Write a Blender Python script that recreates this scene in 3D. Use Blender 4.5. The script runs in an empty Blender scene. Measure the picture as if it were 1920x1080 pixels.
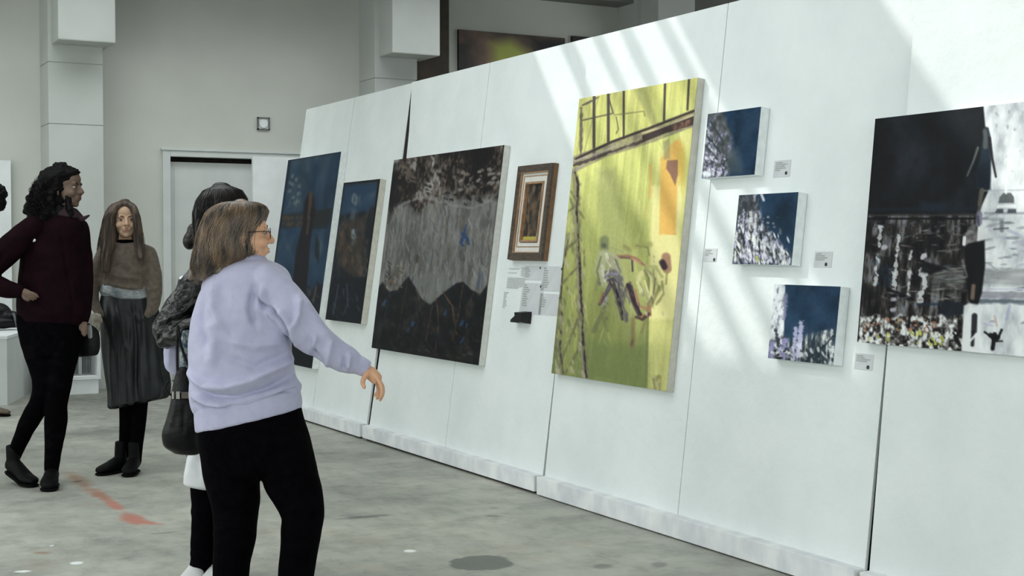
import bpy, bmesh, math, random
import numpy as np
from mathutils import Matrix, Vector, noise as mnoise

random.seed(7)
RNG = np.random.default_rng(11)
SC = bpy.context.scene
COL = SC.collection

# ------------------------------------------------------------------ camera
FPX = 2600.0; CAMH = 1.37
TH = math.atan(1415/FPX); PT = math.atan(77/FPX)
F = np.array([math.sin(TH)*math.cos(PT), math.cos(TH)*math.cos(PT), -math.sin(PT)])
R = np.array([math.cos(TH), -math.sin(TH), 0.0])
U = np.cross(R, F)
CAM = np.array([0, 0, CAMH])
cam = bpy.data.cameras.new('camera'); camo = bpy.data.objects.new('camera', cam); COL.objects.link(camo)
cam.sensor_width = 36; cam.lens = FPX/1920*36; cam.clip_start = .05; cam.clip_end = 200
camo.matrix_world = Matrix(((R[0], U[0], -F[0], 0), (R[1], U[1], -F[1], 0), (R[2], U[2], -F[2], CAMH), (0, 0, 0, 1)))
SC.camera = camo

def ray(x, y): return F*FPX + R*(x-960) - U*(y-540)
def hit(x, y, n, d):
    r = ray(x, y); n = np.array(n, float); return CAM + r*(d-n@CAM)/(n@r)
def fl(x, y): return hit(x, y, (0, 0, 1), 0)

# ------------------------------------------------------------------ light
world = bpy.data.worlds.new('sky'); SC.world = world; world.use_nodes = True
wn = world.node_tree.nodes; wl = world.node_tree.links
bg = wn['Background']
sky = wn.new('ShaderNodeTexSky'); sky.sky_type = 'HOSEK_WILKIE'; sky.turbidity = 6
wl.new(sky.outputs[0], bg.inputs[0]); bg.inputs[1].default_value = 0.35

def area(name, loc, rot, sx, sy, power, col):
    l = bpy.data.lights.new(name, 'AREA'); l.shape = 'RECTANGLE'; l.size = sx; l.size_y = sy
    l.energy = power; l.color = col
    o = bpy.data.objects.new(name, l); o.location = loc; o.rotation_euler = rot; COL.objects.link(o); return o
SUN_DIR = Vector((0.80, -0.95, -1.0)).normalized()
sun = bpy.data.lights.new('sun', 'SUN'); sun.energy = 2.0; sun.angle = math.radians(.9); sun.color = (1, .985, .95)
suno = bpy.data.objects.new('sun', sun); suno.rotation_euler = SUN_DIR.to_track_quat('-Z', 'Y').to_euler(); suno.location = (0, 8, 9); COL.objects.link(suno)
COOL = (.95, 1.0, 1.0)
CEIL = 4.45
area('skylight_or_fill', (1.7, 6.6, CEIL-.06), (0, 0, 0), 2.2, 4.8, 70, COOL)
area('skylight_or_fill', (-1.0, 6.4, CEIL-.08), (0, 0, 0), 2.4, 6.0, 125, COOL)  # added overhead fill for figures and panels; no opening above it
for i, y in enumerate((-0.5, 3.2, 6.9, 10.6)):          # daylight by the left wall's tall windows; the farthest is added to brighten panel A
    area('window_daylight', (-4.85, y, 2.3), (0, math.radians(-90), 0), 2.6, 2.8, 82, COOL)
area('right_fill', (11.3, 9.5, 3.0), (0, math.radians(90), 0), 1.6, 5.0, 70, COOL)  # added fill for the right part of the back wall and high paintings
area('rear_window_daylight', (0.5, -3.3, 2.2), (math.radians(90), 0, 0), 5.0, 2.4, 215, COOL)
bwfill = area('back_wall_fill', (3.0, 12.2, CEIL-.08), (math.radians(8), 0, 0), 11.0, 1.3, 118, COOL); bwfill.data.spread = math.radians(122)        # added fill that brightens the back wall; the ceiling is closed above it
SC.view_settings.view_transform = 'Standard'; SC.view_settings.look = 'None'
SC.view_settings.gamma = 1; SC.view_settings.exposure = -0.05; SC.view_settings.use_curve_mapping = False

# ------------------------------------------------------------------ helpers
def lin(c):
    c = np.asarray(c, float)/255.0
    return np.where(c <= .04045, c/12.92, ((c+.055)/1.055)**2.4)
def L4(c): l = lin(c); return (float(l[0]), float(l[1]), float(l[2]), 1.0)

def mat(name, c1, c2=None, scale=8.0, rough=.6, stretch=(1, 1, 1), bump=0.0, bscale=60.0, spec=.35, metal=0.0, detail=4.0, lo=.35, hi=.65, sheen=0.0, coat=0.0):
    m = bpy.data.materials.new(name); m.use_nodes = True
    n = m.node_tree.nodes; l = m.node_tree.links; b = n['Principled BSDF']
    b.inputs['Roughness'].default_value = rough; b.inputs['Specular IOR Level'].default_value = spec
    b.inputs['Metallic'].default_value = metal
    if sheen: b.inputs['Sheen Weight'].default_value = sheen
    if coat: b.inputs['Coat Weight'].default_value = coat
    tc = n.new('ShaderNodeTexCoord'); mp = n.new('ShaderNodeMapping'); mp.inputs['Scale'].default_value = stretch
    l.new(tc.outputs['Object'], mp.inputs['Vector'])
    ns = n.new('ShaderNodeTexNoise'); ns.inputs['Scale'].default_value = scale; ns.inputs['Detail'].default_value = detail
    l.new(mp.outputs[0], ns.inputs['Vector'])
    rp = n.new('ShaderNodeValToRGB'); rp.color_ramp.elements[0].position = lo; rp.color_ramp.elements[1].position = hi
    if c2 is None: c2 = [min(255, v*1.06+1) for v in c1]
    rp.color_ramp.elements[0].color = L4(c1); rp.color_ramp.elements[1].color = L4(c2)
    l.new(ns.outputs['Fac'], rp.inputs['Fac']); l.new(rp.outputs[0], b.inputs['Base Color'])
    if bump:
        n2 = n.new('ShaderNodeTexNoise'); n2.inputs['Scale'].default_value = bscale; n2.inputs['Detail'].default_value = 5
        l.new(mp.outputs[0], n2.inputs['Vector'])
        bp = n.new('ShaderNodeBump'); bp.inputs['Strength'].default_value = bump; bp.inputs['Distance'].default_value = .01
        l.new(n2.outputs['Fac'], bp.inputs['Height']); l.new(bp.outputs[0], b.inputs['Normal'])
    return m

def minv(o):
    return np.array(o.matrix_basis.inverted()) if o is not None else np.eye(4)
def rootinv(o):
    m = Matrix.Identity(4)
    while o is not None: m = o.matrix_basis @ m; o = o.parent
    return np.array(m.inverted())

def mk(name, V, faces, m, parent=None, smooth=False):
    """one mesh object; V are world coordinates"""
    V = np.asarray(V, float).reshape(-1, 3)
    if parent is not None:
        M = rootinv(parent); V = V@M[:3, :3].T + M[:3, 3]
    me = bpy.data.meshes.new(name); me.from_pydata(V.tolist(), [], [list(map(int, f)) for f in faces]); me.update()
    if smooth: me.polygons.foreach_set('use_smooth', [True]*len(me.polygons))
    me.materials.append(m)
    o = bpy.data.objects.new(name, me); COL.objects.link(o)
    if parent is not None: o.parent = parent
    return o
def thing(name, label, cat, loc=(0, 0, 0), M=None, group=None):
    o = bpy.data.objects.new(name, None); COL.objects.link(o); o.empty_display_size = .1
    if M is not None: o.matrix_basis = M
    else: o.location = loc
    o['label'] = label; o['category'] = cat
    if group: o['group'] = group
    return o
def tag(o, label, cat, group=None):
    o['label'] = label; o['category'] = cat
    if group: o['group'] = group
    return o
def plabel(o, label): o['label'] = label; return o
def struct(o): o['kind'] = 'structure'; return o

class G:
    """collects shapes for one mesh"""
    def __init__(s): s.V = []; s.Fc = []; s.n = 0
    def add(s, V, Fc):
        V = np.asarray(V, float).reshape(-1, 3); s.V.append(V); s.Fc += [[i+s.n for i in f] for f in Fc]; s.n += len(V); return s
    def box(s, x0, x1, y0, y1, z0, z1, M=None, bev=0):
        if bev:
            bm = bmesh.new(); bmesh.ops.create_cube(bm, size=1)
            for v in bm.verts: v.co = ((v.co.x+.5)*(x1-x0)+x0, (v.co.y+.5)*(y1-y0)+y0, (v.co.z+.5)*(z1-z0)+z0)
            bmesh.ops.bevel(bm, geom=bm.edges[:], offset=bev, segments=2, affect='EDGES', profile=.6)
            bm.verts.ensure_lookup_table()
            V = np.array([v.co[:] for v in bm.verts]); Fc = [[v.index for v in f.verts] for f in bm.faces]; bm.free()
        else:
            V = np.array([[x, y, z] for x in (x0, x1) for y in (y0, y1) for z in (z0, z1)], float)
            Fc = [[0, 1, 3, 2], [4, 6, 7, 5], [0, 4, 5, 1], [2, 3, 7, 6], [0, 2, 6, 4], [1, 5, 7, 3]]
        if M is not None: V = V@M[:3, :3].T+M[:3, 3]
        return s.add(V, Fc)
    def mk(s, name, m, parent=None, smooth=False): return mk(name, np.concatenate(s.V), s.Fc, m, parent, smooth)

# ------------------------------------------------------------------ materials of the room
M_wall = mat('painted_wall', (188, 191, 184), (196, 199, 192), 1.2, .85, bump=.12, bscale=30, spec=.2)
M_pillar = mat('painted_column', (178, 182, 178), (186, 190, 186), 2.0, .7, bump=.05, spec=.25)
M_ceil = mat('ceiling_paint', (120, 122, 118), (132, 133, 128), 2, .9)
M_panel = mat('panel_paint', (222, 229, 228), (230, 236, 235), 3.0, .62, bump=.5, bscale=20, spec=.3)
M_base = mat('scuffed_white_paint', (212, 215, 220), (236, 239, 238), 7.0, .6, stretch=(1, 1.3, .8), bump=.12, bscale=40)
M_darkedge = mat('dark_panel_edge', (30, 27, 25), (44, 38, 34), 20, .8)  # kept dark so the gaps between display panels read as shade
M_white = mat('white_paint', (215, 220, 220), (226, 230, 230), 5, .6)
M_grey = mat('light_grey_paint', (196, 201, 199), (204, 208, 206), 4, .6)
M_seam = mat('filled_seam', (178, 186, 186), (196, 203, 203), 30, .8)
M_black = mat('black_plastic', (16, 16, 18), (24, 24, 27), 30, .5)
M_brownshade = mat('dark_recess_brown', (62, 56, 50), (74, 66, 58), 6, .8)

# ------------------------------------------------------------------ floor
def floor_material():
    m = bpy.data.materials.new('worn_concrete'); m.use_nodes = True
    n = m.node_tree.nodes; l = m.node_tree.links; b = n['Principled BSDF']
    tc = n.new('ShaderNodeTexCoord')
    def noise(scale, det=6, rough=.6, st=(1, 1, 1)):
        mp = n.new('ShaderNodeMapping'); mp.inputs['Scale'].default_value = st; l.new(tc.outputs['Object'], mp.inputs[0])
        q = n.new('ShaderNodeTexNoise'); q.inputs['Scale'].default_value = scale; q.inputs['Detail'].default_value = det; q.inputs['Roughness'].default_value = rough
        l.new(mp.outputs[0], q.inputs[0]); return q.outputs['Fac']
    def ramp(src, stops):
        r = n.new('ShaderNodeValToRGB'); e = r.color_ramp.elements
        e[0].position = stops[0][0]; e[0].color = L4(stops[0][1]); e[1].position = stops[-1][0]; e[1].color = L4(stops[-1][1])
        for p, c in stops[1:-1]: q = e.new(p); q.color = L4(c)
        l.new(src, r.inputs[0]); return r.outputs[0]
    def mix(fac, a, c, mode='MIX'):
        x = n.new('ShaderNodeMix'); x.data_type = 'RGBA'; x.blend_type = mode
        if isinstance(fac, float): x.inputs[0].default_value = fac
        else: l.new(fac, x.inputs[0])
        l.new(a, x.inputs[6])
        if isinstance(c, tuple): x.inputs[7].default_value = L4(c)
        else: l.new(c, x.inputs[7])
        return x.outputs[2]
    base = ramp(noise(1.1, 8, .62, (1, .7, 1)), [(.28, (118, 123, 117)), (.45, (140, 146, 140)), (.58, (152, 157, 150)), (.75, (166, 168, 160))])
    fine = ramp(noise(9, 8, .7, (1.0, .55, 1)), [(.3, (118, 120, 116)), (.5, (176, 176, 172)), (.75, (196, 196, 192))])
    col = mix(.62, base, fine, 'MULTIPLY')
    wisp = ramp(noise(3.6, 7, .7, (.75, 1.15, 1)), [(.36, (120, 122, 120)), (.5, (200, 201, 199)), (.66, (236, 236, 232))]); col = mix(.38, col, wisp, 'MULTIPLY')
    gain = n.new('ShaderNodeMix'); gain.data_type = 'RGBA'; gain.blend_type = 'MULTIPLY'; gain.inputs[0].default_value = 1
    l.new(col, gain.inputs[6]); gain.inputs[7].default_value = (2.56, 2.41, 2.40, 1); col = gain.outputs[2]
    warm = noise(2.3, 5, .6)
    w = n.new('ShaderNodeMapRange'); w.inputs[1].default_value = .56; w.inputs[2].default_value = .7; w.inputs[4].default_value = .4; l.new(warm, w.inputs[0])
    col = mix(w.outputs[0], col, (170, 160, 146))
    spk = noise(38, 3, .5)
    w = n.new('ShaderNodeMapRange'); w.inputs[1].default_value = .70; w.inputs[2].default_value = .76; w.inputs[4].default_value = .75; l.new(spk, w.inputs[0])
    col = mix(w.outputs[0], col, (88, 92, 88))
    # stains and painted shade: ends of each stroke on the floor (metres), half width, colour, strength
    warp = n.new('ShaderNodeTexNoise'); warp.inputs['Scale'].default_value = 9; warp.inputs['Detail'].default_value = 6; warp.inputs['Roughness'].default_value = .65
    l.new(tc.outputs['Object'], warp.inputs[0])
    def stain_or_shade(a, c, hw, color, k, ragged=.5, sharp=.5):
        nonlocal col
        a = np.array(a); c = np.array(c); mid = (a+c)/2; d = c-a; ln = max(np.linalg.norm(d)/2, 1e-3); ang = math.atan2(d[1], d[0])
        v = n.new('ShaderNodeVectorMath'); v.operation = 'SUBTRACT'; l.new(tc.outputs['Object'], v.inputs[0]); v.inputs[1].default_value = (mid[0], mid[1], 0)
        r = n.new('ShaderNodeVectorRotate'); r.rotation_type = 'Z_AXIS'; r.inputs['Angle'].default_value = -ang; l.new(v.outputs[0], r.inputs[0])
        s = n.new('ShaderNodeVectorMath'); s.operation = 'MULTIPLY'; l.new(r.outputs[0], s.inputs[0]); s.inputs[1].default_value = (1/ln, 1/hw, 0)
        g = n.new('ShaderNodeVectorMath'); g.operation = 'LENGTH'; l.new(s.outputs[0], g.inputs[0])
        ad = n.new('ShaderNodeMath'); ad.operation = 'MULTIPLY_ADD'; l.new(warp.outputs['Fac'], ad.inputs[0]); ad.inputs[1].default_value = ragged*2; l.new(g.outputs['Value'], ad.inputs[2])
        mr = n.new('ShaderNodeMapRange'); mr.interpolation_type = 'SMOOTHSTEP'
        mr.inputs[1].default_value = 1+ragged; mr.inputs[2].default_value = 1+ragged-sharp; mr.inputs[3].default_value = 0; mr.inputs[4].default_value = k
        l.new(ad.outputs[0], mr.inputs[0]); col = mix(mr.outputs[0], col, color)
    def px(a, c, *r, **k): stain_or_shade(fl(*a)[:2], fl(*c)[:2], *r, **k)
    rose = (186, 128, 114); tan = (130, 112, 86)
    px((112, 876), (180, 922), .08, (158, 124, 98), .75, .8, .9); px((165, 912), (240, 966), .05, (176, 128, 110), .8, .7, .8); px((225, 955), (275, 992), .06, (176, 124, 112), .8, .6, .7)
    px((150, 905), (215, 948), .07, (158, 116, 98), .75, .8, .8)
    px((195, 935), (235, 962), .05, rose, .8, .7, .7)
    px((235, 962), (262, 984), .08, rose, .85, .5, .6)
    px((245, 975), (308, 985), .05, rose, .85, .5, .6)
    px((55, 1035), (100, 1038), .04, (142, 112, 84), .7, .8, .9)
    px((130, 1055), (158, 1056), .035, (232, 238, 238), .95, .3, .4)
    px((20, 1072), (64, 1071), .03, (232, 238, 238), .9, .5, .6)
    px((92, 1023), (102, 1023), .025, (225, 230, 230), .8, .3, .5)
    px((766, 1030), (772, 1036), .035, (240, 244, 244), .95, .4, .4)
    px((840, 1053), (965, 1058), .16, (104, 110, 106), .85, .35, .18)
    px((625, 974), (745, 964), .055, (98, 102, 100), .7, .5, .7)
    px((900, 966), (950, 969), .03, (96, 100, 98), .6, .6, .8)
    px((910, 953), (940, 952), .03, (104, 108, 104), .5, .6, .8)
    px((265, 1003), (345, 996), .025, (104, 108, 104), .6, .7, .8)
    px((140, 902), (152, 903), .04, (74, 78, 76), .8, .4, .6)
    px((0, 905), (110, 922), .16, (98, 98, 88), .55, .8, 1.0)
    px((1105, 1060), (1150, 1064), .06, (120, 122, 116), .7, .5, .6)
    px((1215, 1058), (1255, 1060), .07, (122, 124, 118), .7, .5, .6)
    px((900, 1090), (1250, 1078), .22, (190, 192, 186), .5, .7, .8)
    px((690, 905), (760, 908), .04, (112, 116, 112), .4, .7, .9)
    stain_or_shade((1.0, 12.6), (4.2, 12.9), 2.8, (84, 86, 80), .9, .5, 1.2); stain_or_shade((1.2, 10.6), (3.2, 10.2), .5, (96, 100, 94), .6, .7, 1.0)  # broad dark patches put the dimness of the far floor into its colour
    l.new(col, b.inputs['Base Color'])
    rr = n.new('ShaderNodeMapRange'); rr.inputs[3].default_value = .45; rr.inputs[4].default_value = .75
    l.new(noise(3.0, 6, .6), rr.inputs[0]); l.new(rr.outputs[0], b.inputs['Roughness'])
    b.inputs['Specular IOR Level'].default_value = .28
    bp = n.new('ShaderNodeBump'); bp.inputs['Strength'].default_value = .12; bp.inputs['Distance'].default_value = .01
    l.new(noise(14, 7, .65), bp.inputs['Height']); l.new(bp.outputs[0], b.inputs['Normal'])
    return m

YW = 14.0; XL = -5.0; XR = 11.5; YR = -3.5
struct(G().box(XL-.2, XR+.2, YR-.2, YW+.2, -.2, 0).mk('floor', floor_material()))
# back wall with its door opening
door = (3.66, 5.60, 2.29)
g = G(); g.box(XL-.2, door[0], YW, YW+.2, 0, CEIL); g.box(door[1], XR+.2, YW, YW+.2, 0, CEIL); g.box(door[0], door[1], YW, YW+.2, door[2], CEIL)
struct(g.mk('wall_back', M_wall))
# left wall with three window openings plus one added for light, rear wall with one
g = G(); wy = [(-1.9, .9), (1.8, 4.6), (5.5, 8.3), (9.2, 12.0)]
g.box(XL-.2, XL, YR-.2, YW, 0, 1.0); g.box(XL-.2, XL, YR-.2, YW, 3.6, CEIL)
ys = [YR-.2]+[v for w in wy for v in w]+[YW]
for a, c in zip(ys[0::2], ys[1::2]): g.box(XL-.2, XL, a, c, 1.0, 3.6)
struct(g.mk('wall_left', M_wall))
g = G(); g.box(XL, XR, YR-.2, YR, 0, 1.0); g.box(XL, XR, YR-.2, YR, 3.4, CEIL); g.box(XL, -2, YR-.2, YR, 1, 3.4); g.box(3, XR, YR-.2, YR, 1, 3.4)
struct(g.mk('wall_rear', M_wall))
struct(G().box(XR, XR+.2, YR-.2, YW, 0, 2.1).box(XR, XR+.2, YR-.2, YW, 3.9, CEIL).box(XR, XR+.2, YR-.2, 6.9, 2.1, 3.9).box(XR, XR+.2, 12.1, YW, 2.1, 3.9).mk('wall_right', M_wall))
g = G()
for k in range(6): yy = 6.9+5.14*k/5; g.box(XR+.05, XR+.12, yy, yy+.06, 2.1, 3.9)
struct(g.mk('window_9', M_white))  # unseen window added to go with the right fill light
for i, (a, c) in enumerate(wy):
    g = G()
    for k in range(5): y = a+(c-a)*k/4; g.box(XL-.12, XL-.06, y-.03, y+.03, 1.0, 3.6)
    for z in (1.03, 2.3, 3.57): g.box(XL-.12, XL-.06, a, c, z-.03, z+.03)
    struct(g.mk('window_%d' % (i+1), M_white))
g = G()
for k in range(6): x = -2+k; g.box(x-.03, x+.03, YR-.12, YR-.06, 1, 3.4)
for z in (1.03, 3.37): g.box(-2, 3, YR-.12, YR-.06, z-.03, z+.03)
struct(g.mk('window_5', M_white))
# ceiling with two skylight openings (bars between them cast the slanting stripes on the panels)
g = G(); t = .16
g.box(XL-.2, .9, YR-.2, YW+.2, CEIL, CEIL+t); g.box(3.35, XR+.2, YR-.2, YW+.2, CEIL, CEIL+t)
g.box(.9, 3.35, YR-.2, 3.6, CEIL, CEIL+t); g.box(.9, 3.35, 9.28, YW+.2, CEIL, CEIL+t); g.box(.9, 3.35, 6.42, 7.62, CEIL, CEIL+t)
struct(g.mk('ceiling', M_ceil))
g = G()
for y, w in ((8.80, .10), (8.42, .05), (8.14, .06), (7.80, .05)): g.box(.9, 3.35, y-w/2, y+w/2, CEIL+.03, CEIL+.10)
struct(g.mk('window_6', M_white))
g = G(); g.box(-2.7, 9.0, 11.4, 11.48, CEIL-.05, CEIL); g.box(-2.7, 9.0, 12.92, 13.0, CEIL-.05, CEIL)
for k in range(7): xx = -2.7+11.6*k/6; g.box(xx, xx+.08, 11.4, 13.0, CEIL-.05, CEIL)
struct(g.mk('window_7', M_white))  # unseen frame added around the back wall fill light
g = G(); g.box(-2.3, -2.22, 3.3, 9.5, CEIL-.05, CEIL); g.box(.22, .3, 3.3, 9.5, CEIL-.05, CEIL)
for k in range(6): yy = 3.3+6.12*k/5; g.box(-2.3, .3, yy, yy+.08, CEIL-.05, CEIL)
struct(g.mk('window_8', M_white))  # unseen frame added around the left overhead fill

# columns with boxed ducts hanging in front of them
def column(x0, x1, bx0, bx1, bz, seams, n, top=CEIL):
    g = G(); zs = [0]+seams+[top]
    for a, c in zip(zs[:-1], zs[1:]): g.box(x0, x1, YW-.43, YW, a+(.004 if a else 0), c-.004, bev=.004)
    g.box(x0+.01, x1-.01, YW-.42, YW, 0, top)
    struct(g.mk('trim_%d' % n, M_pillar))
    g = G(); g.box(bx0, bx1, YW-.78, YW-.28, bz, CEIL, bev=.012)
    struct(g.mk('trim_%d' % (n+1), M_pillar))
column(2.425, 2.93, 2.455, 2.975, 3.275, [1.2, 2.53, 3.11], 1)
column(5.74, 6.23, 5.79, 6.335, 3.375, [2.2, 3.15], 3)
column(9.05, 9.55, 9.1, 9.62, 3.9, [2.2, 3.15], 5)
struct(G().box(6.235, 6.77, YW-.10, YW, 0, CEIL).mk('trim_7', M_brownshade))  # flat dark strip; its colour stands for a shaded recess beside the column
struct(G().box(XL, XR, YW-.35, YW-.002, 4.22, CEIL).mk('trim_8', M_ceil))
# door: frame, dark gap at the top, two leaves
fr = struct(G().mk('trim_9', M_white) if False else G().box(3.60, 3.68, YW-.03, YW+.05, 0, 2.345, bev=.006).box(3.68, 5.60, YW-.03, YW+.05, 2.285, 2.345, bev=.006).box(5.59, 5.66, YW-.03, YW+.05, 0, 2.345, bev=.006).box(3.585, 5.68, YW-.045, YW, 2.345, 2.37, bev=.004).mk('trim_9', M_grey))
d1 = struct(G().box(3.685, 4.63, YW+.06, YW+.10, .01, 2.235).box(3.74, 4.58, YW+.055, YW+.06, .2, 2.17).mk('door_1', M_grey))
g = G(); g.box(4.50, 4.56, YW+.02, YW+.06, 1.0, 1.03); mk('door_handle', np.concatenate(g.V), g.Fc, M_black, d1)
d2 = struct(G().box(4.64, 5.585, YW+.06, YW+.10, .01, 2.235).mk('door_2', M_grey))
struct(G().box(3.66, 5.62, YW+.19, YW+.2, 0, 2.34).mk('trim_10', M_darkedge))
struct(G().box(XL, 2.425, YW-.015, YW, 0, .10).box(2.935, 3.6, YW-.015, YW, 0, .10).mk('baseboard_back', M_grey))

# wall sensor above the door
t = thing('wall_sensor', 'small square grey wall plate with round centre above the door', 'wall plate', (4.66, YW, 2.655))
g = G(); a = .066
for q in ((-a, a, -a, -a+.013), (-a, a, a-.013, a), (-a, -a+.013, -a, a), (a-.013, a, -a, a)): g.box(4.66+q[0], 4.66+q[1], YW-.022, YW, 2.655+q[2], 2.655+q[3])
g.mk('rim', mat('dim_grey_plastic', (96, 100, 98), rough=.6), t)
G().box(4.6, 4.72, YW-.012, YW, 2.6, 2.71).mk('back_plate', M_grey, t)
def disc(cx, cy, cz, r, dep, nseg=28, axis='y'):
    V = []; Fc = []
    for k in range(nseg):
        c, s = math.cos(2*math.pi*k/nseg)*r, math.sin(2*math.pi*k/nseg)*r
        V += [(cx+c, cy, cz+s), (cx+c*.93, cy-dep, cz+s*.93)]
    for k in range(nseg): a0 = 2*k; b0 = 2*((k+1) % nseg); Fc.append([a0, b0, b0+1, a0+1])
    Fc.append([2*k+1 for k in range(nseg)]); Fc.append([2*k for k in reversed(range(nseg))]); return V, Fc
G().add(*disc(4.66, YW-.011, 2.655, .047, .014)).mk('round_cover', M_white, t)

# white board standing in front of the right half of the door
def slab(xa, ya, xb2, yb2, z0, z1, th):
    d = np.array([xb2-xa, yb2-ya, 0]); d = d/np.linalg.norm(d); nrm = np.array([-d[1], d[0], 0])*th
    V = []
    for p in ((xa, ya), (xb2, yb2)):
        for q in (0, 1):
            for z in (z0, z1): V.append((p[0]+nrm[0]*q, p[1]+nrm[1]*q, z))
    return V, [[0, 1, 3, 2], [4, 6, 7, 5], [0, 4, 5, 1], [2, 3, 7, 6], [0, 2, 6, 4], [1, 5, 7, 3]]
p = hit(474, 293, (0, 1, 0), 13.6)
t = thing('display_board', 'plain white board standing upright in front of the grey door', 'board', (p[0]+.6, 13.6, 0))
G().add(*slab(p[0], 13.6, p[0]+1.25, 13.6, .06, p[2], .04)).mk('board', M_white, t)
for k in (.12, 1.05): G().box(p[0]+k, p[0]+k+.08, 13.42, 13.86, 0, .06).mk('foot', M_white, t)
# white board at the left edge of the view
p = hit(20, 301, (0, 1, 0), 13.93)
t = thing('display_board', 'tall white board at the far left behind the plinth', 'board', (p[0]-.5, 13.93, 0))
G().add(*slab(p[0]-1.2, 13.93, p[0], 13.93, .0, p[2], .035)).mk('board', M_white, t)
# low white plinth at the left with a black bag on it
pc = fl(14, 760); pr = fl(66, 732); pr2 = np.array(pc)+(np.array(pr)-np.array(pc))
dd = (pr-pc)/np.linalg.norm(pr-pc); nn = np.array([-dd[1], dd[0], 0])*1.0; LP = np.linalg.norm(pr-pc)
t = thing('display_plinth', 'low white plinth at the left edge under a black bag', 'plinth', tuple(pc))
def quadbox(p0, a, c, z0, z1):
    V = []
    for q in (p0, p0+a, p0+a+c, p0+c):
        V += [(q[0], q[1], z0), (q[0], q[1], z1)]
    return V, [[0, 2, 3, 1], [2, 4, 5, 3], [4, 6, 7, 5], [6, 0, 1, 7], [1, 3, 5, 7], [0, 6, 4, 2]]
G().add(*quadbox(pc, dd*np.linalg.norm(pr-pc), nn*.34, 0, .575)).mk('body', M_grey, t)
G().add(*quadbox(pc-dd*.006-nn*.006, dd*(np.linalg.norm(pr-pc)+.012), nn*.352, .575, .60)).mk('top', M_white, t)

# low white display case by the column
a0 = fl(100, 735); a1 = fl(188, 732.5); y0 = 13.2
a0 = np.array([hit(92, 600, (0, 1, 0), y0)[0], y0, 0]); a1 = np.array([hit(188, 600, (0, 1, 0), y0)[0], y0, 0])
t = thing('display_case', 'low white open-fronted case by the column, behind the legs of the person in maroon', 'display case', ((a0[0]+a1[0])/2, y0, 0))
x0, x1 = a0[0], a1[0]
G().box(x0, x1-.02, y0, y0+.33, 0, .135, bev=.004).mk('base', M_white, t)
G().box(x0, x1, y0-.012, y0+.33, .135, .17, bev=.003).mk('bottom_shelf', M_white, t)
G().box(x1-.035, x1, y0-.012, y0+.33, .17, .47, bev=.003).mk('side_panel', M_white, t)
G().box(x0, x0+.035, y0-.012, y0+.33, .17, .47, bev=.003).mk('side_panel', M_white, t)
G().box(x0, x1, y0-.012, y0+.33, .47, .505, bev=.003).mk('top', M_white, t)
g = G(); g.box(x0+.03, x1-.03, y0+.27, y0+.29, .17, .47)
for k in range(14): xx = x0+.05+(x1-x0-.1)*k/13; g.box(xx-.006, xx+.006, y0+.255, y0+.27, .17, .47)
g.mk('back_panel', mat('grey_back_panel', (128, 134, 134), (150, 155, 153), 12, .7), t)
G().box(x0+.30, x0+.33, y0+.2, y0+.25, .17, .40).mk('divider', M_grey, t)

# ------------------------------------------------------------------ display panels
XB = 3.81; XF = 3.755; ZB = .105
PAN = {'A': (11.37, 9.175, .148), 'B': (9.13, 6.645, .133), 'C': (6.622, 4.098, .117), 'D': (4.072, 1.55, .098)}
def wx(t, z): return XB+t*(z-.1)
def panel(key, zt, label, gap):
    ya, yb, t = PAN[key]
    root = thing('freestanding_partition', label, 'partition', (XB, (ya+yb)/2, 0), group='white display panels standing in a row')
    up = np.array([t, 0, 1])/math.hypot(t, 1); n = np.array([1, 0, -t])/math.hypot(t, 1)
    def plate(y0, y1, z0, z1, d0, d1, gg, bump=0):
        V = []
        for y in (y0, y1):
            for z in (z0, z1):
                for d in (d0, d1): p = np.array([wx(t, z), y, z])+n*d; V.append(p)
        gg.add(V, [[0, 1, 3, 2], [4, 6, 7, 5], [0, 4, 5, 1], [2, 3, 7, 6], [0, 2, 6, 4], [1, 5, 7, 3]])
        return gg
    ym = (ya+yb)/2
    for a, c in ((ya, ym+.0035), (ym-.0035, yb)):
        if key == 'B' and a == ya:          # this board has a bowed edge: a dark gap shows beside it
            V = []; prof = [(ZB-.02, ya-.005), (.5, ya-.03), (1.2, ya-.06), (1.9, ya-.10), (2.2, ya-.085), (zt, ya-.03)]
            for z, y in prof+[(z, c) for z, _ in prof[::-1]]:
                for d in (0, .014): V.append(np.array([wx(t, z), y, z])+n*d)
            m_ = len(prof)*2; Fc = [[2*i, 2*((i+1) % m_), 2*((i+1) % m_)+1, 2*i+1] for i in range(m_)]
            for i in range(len(prof)-1): j = m_-1-i; Fc += [[2*i, 2*(i+1), 2*(j-1), 2*j], [2*i+1, 2*j+1, 2*(j-1)+1, 2*(i+1)+1]]
            G().add(V, Fc).mk('face_board', M_panel, root); continue
        plate(a, c, ZB-.02, zt, 0, .014, G()).mk('face_board', M_panel, root)
    wsm = .011 if key == 'A' else .006
    plate(ym-wsm, ym+wsm, ZB-.02, zt-.004, .003, .013, G()).mk('seam', (M_seam if key != 'A' else mat('dark_seam', (112, 112, 108), (150, 152, 150), 9, .8)), root)
    plate(ya-.004, yb+.004, ZB-.02, zt-.003, .0142, .075, G()).mk('frame', M_darkedge, root)
    bb = G().box(XF, XB+.09, yb+.004, ya-.004, gap, ZB, bev=.004)
    bb.mk('base_ledge', M_base, root)
    G().box(XF+.03, XB+.09, yb+.02, ya-.02, 0, gap+.002).mk('skid', M_darkedge, root)
    return root
panel('A', 2.553, 'white display panel farthest from the camera, carrying two dark blue paintings', .014)
panel('B', 2.548, 'white display panel with the dark cloudy painting and the small framed picture', .016)
panel('C', 2.535, 'white display panel with the tall green painting and three small canvases', .007)
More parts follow.
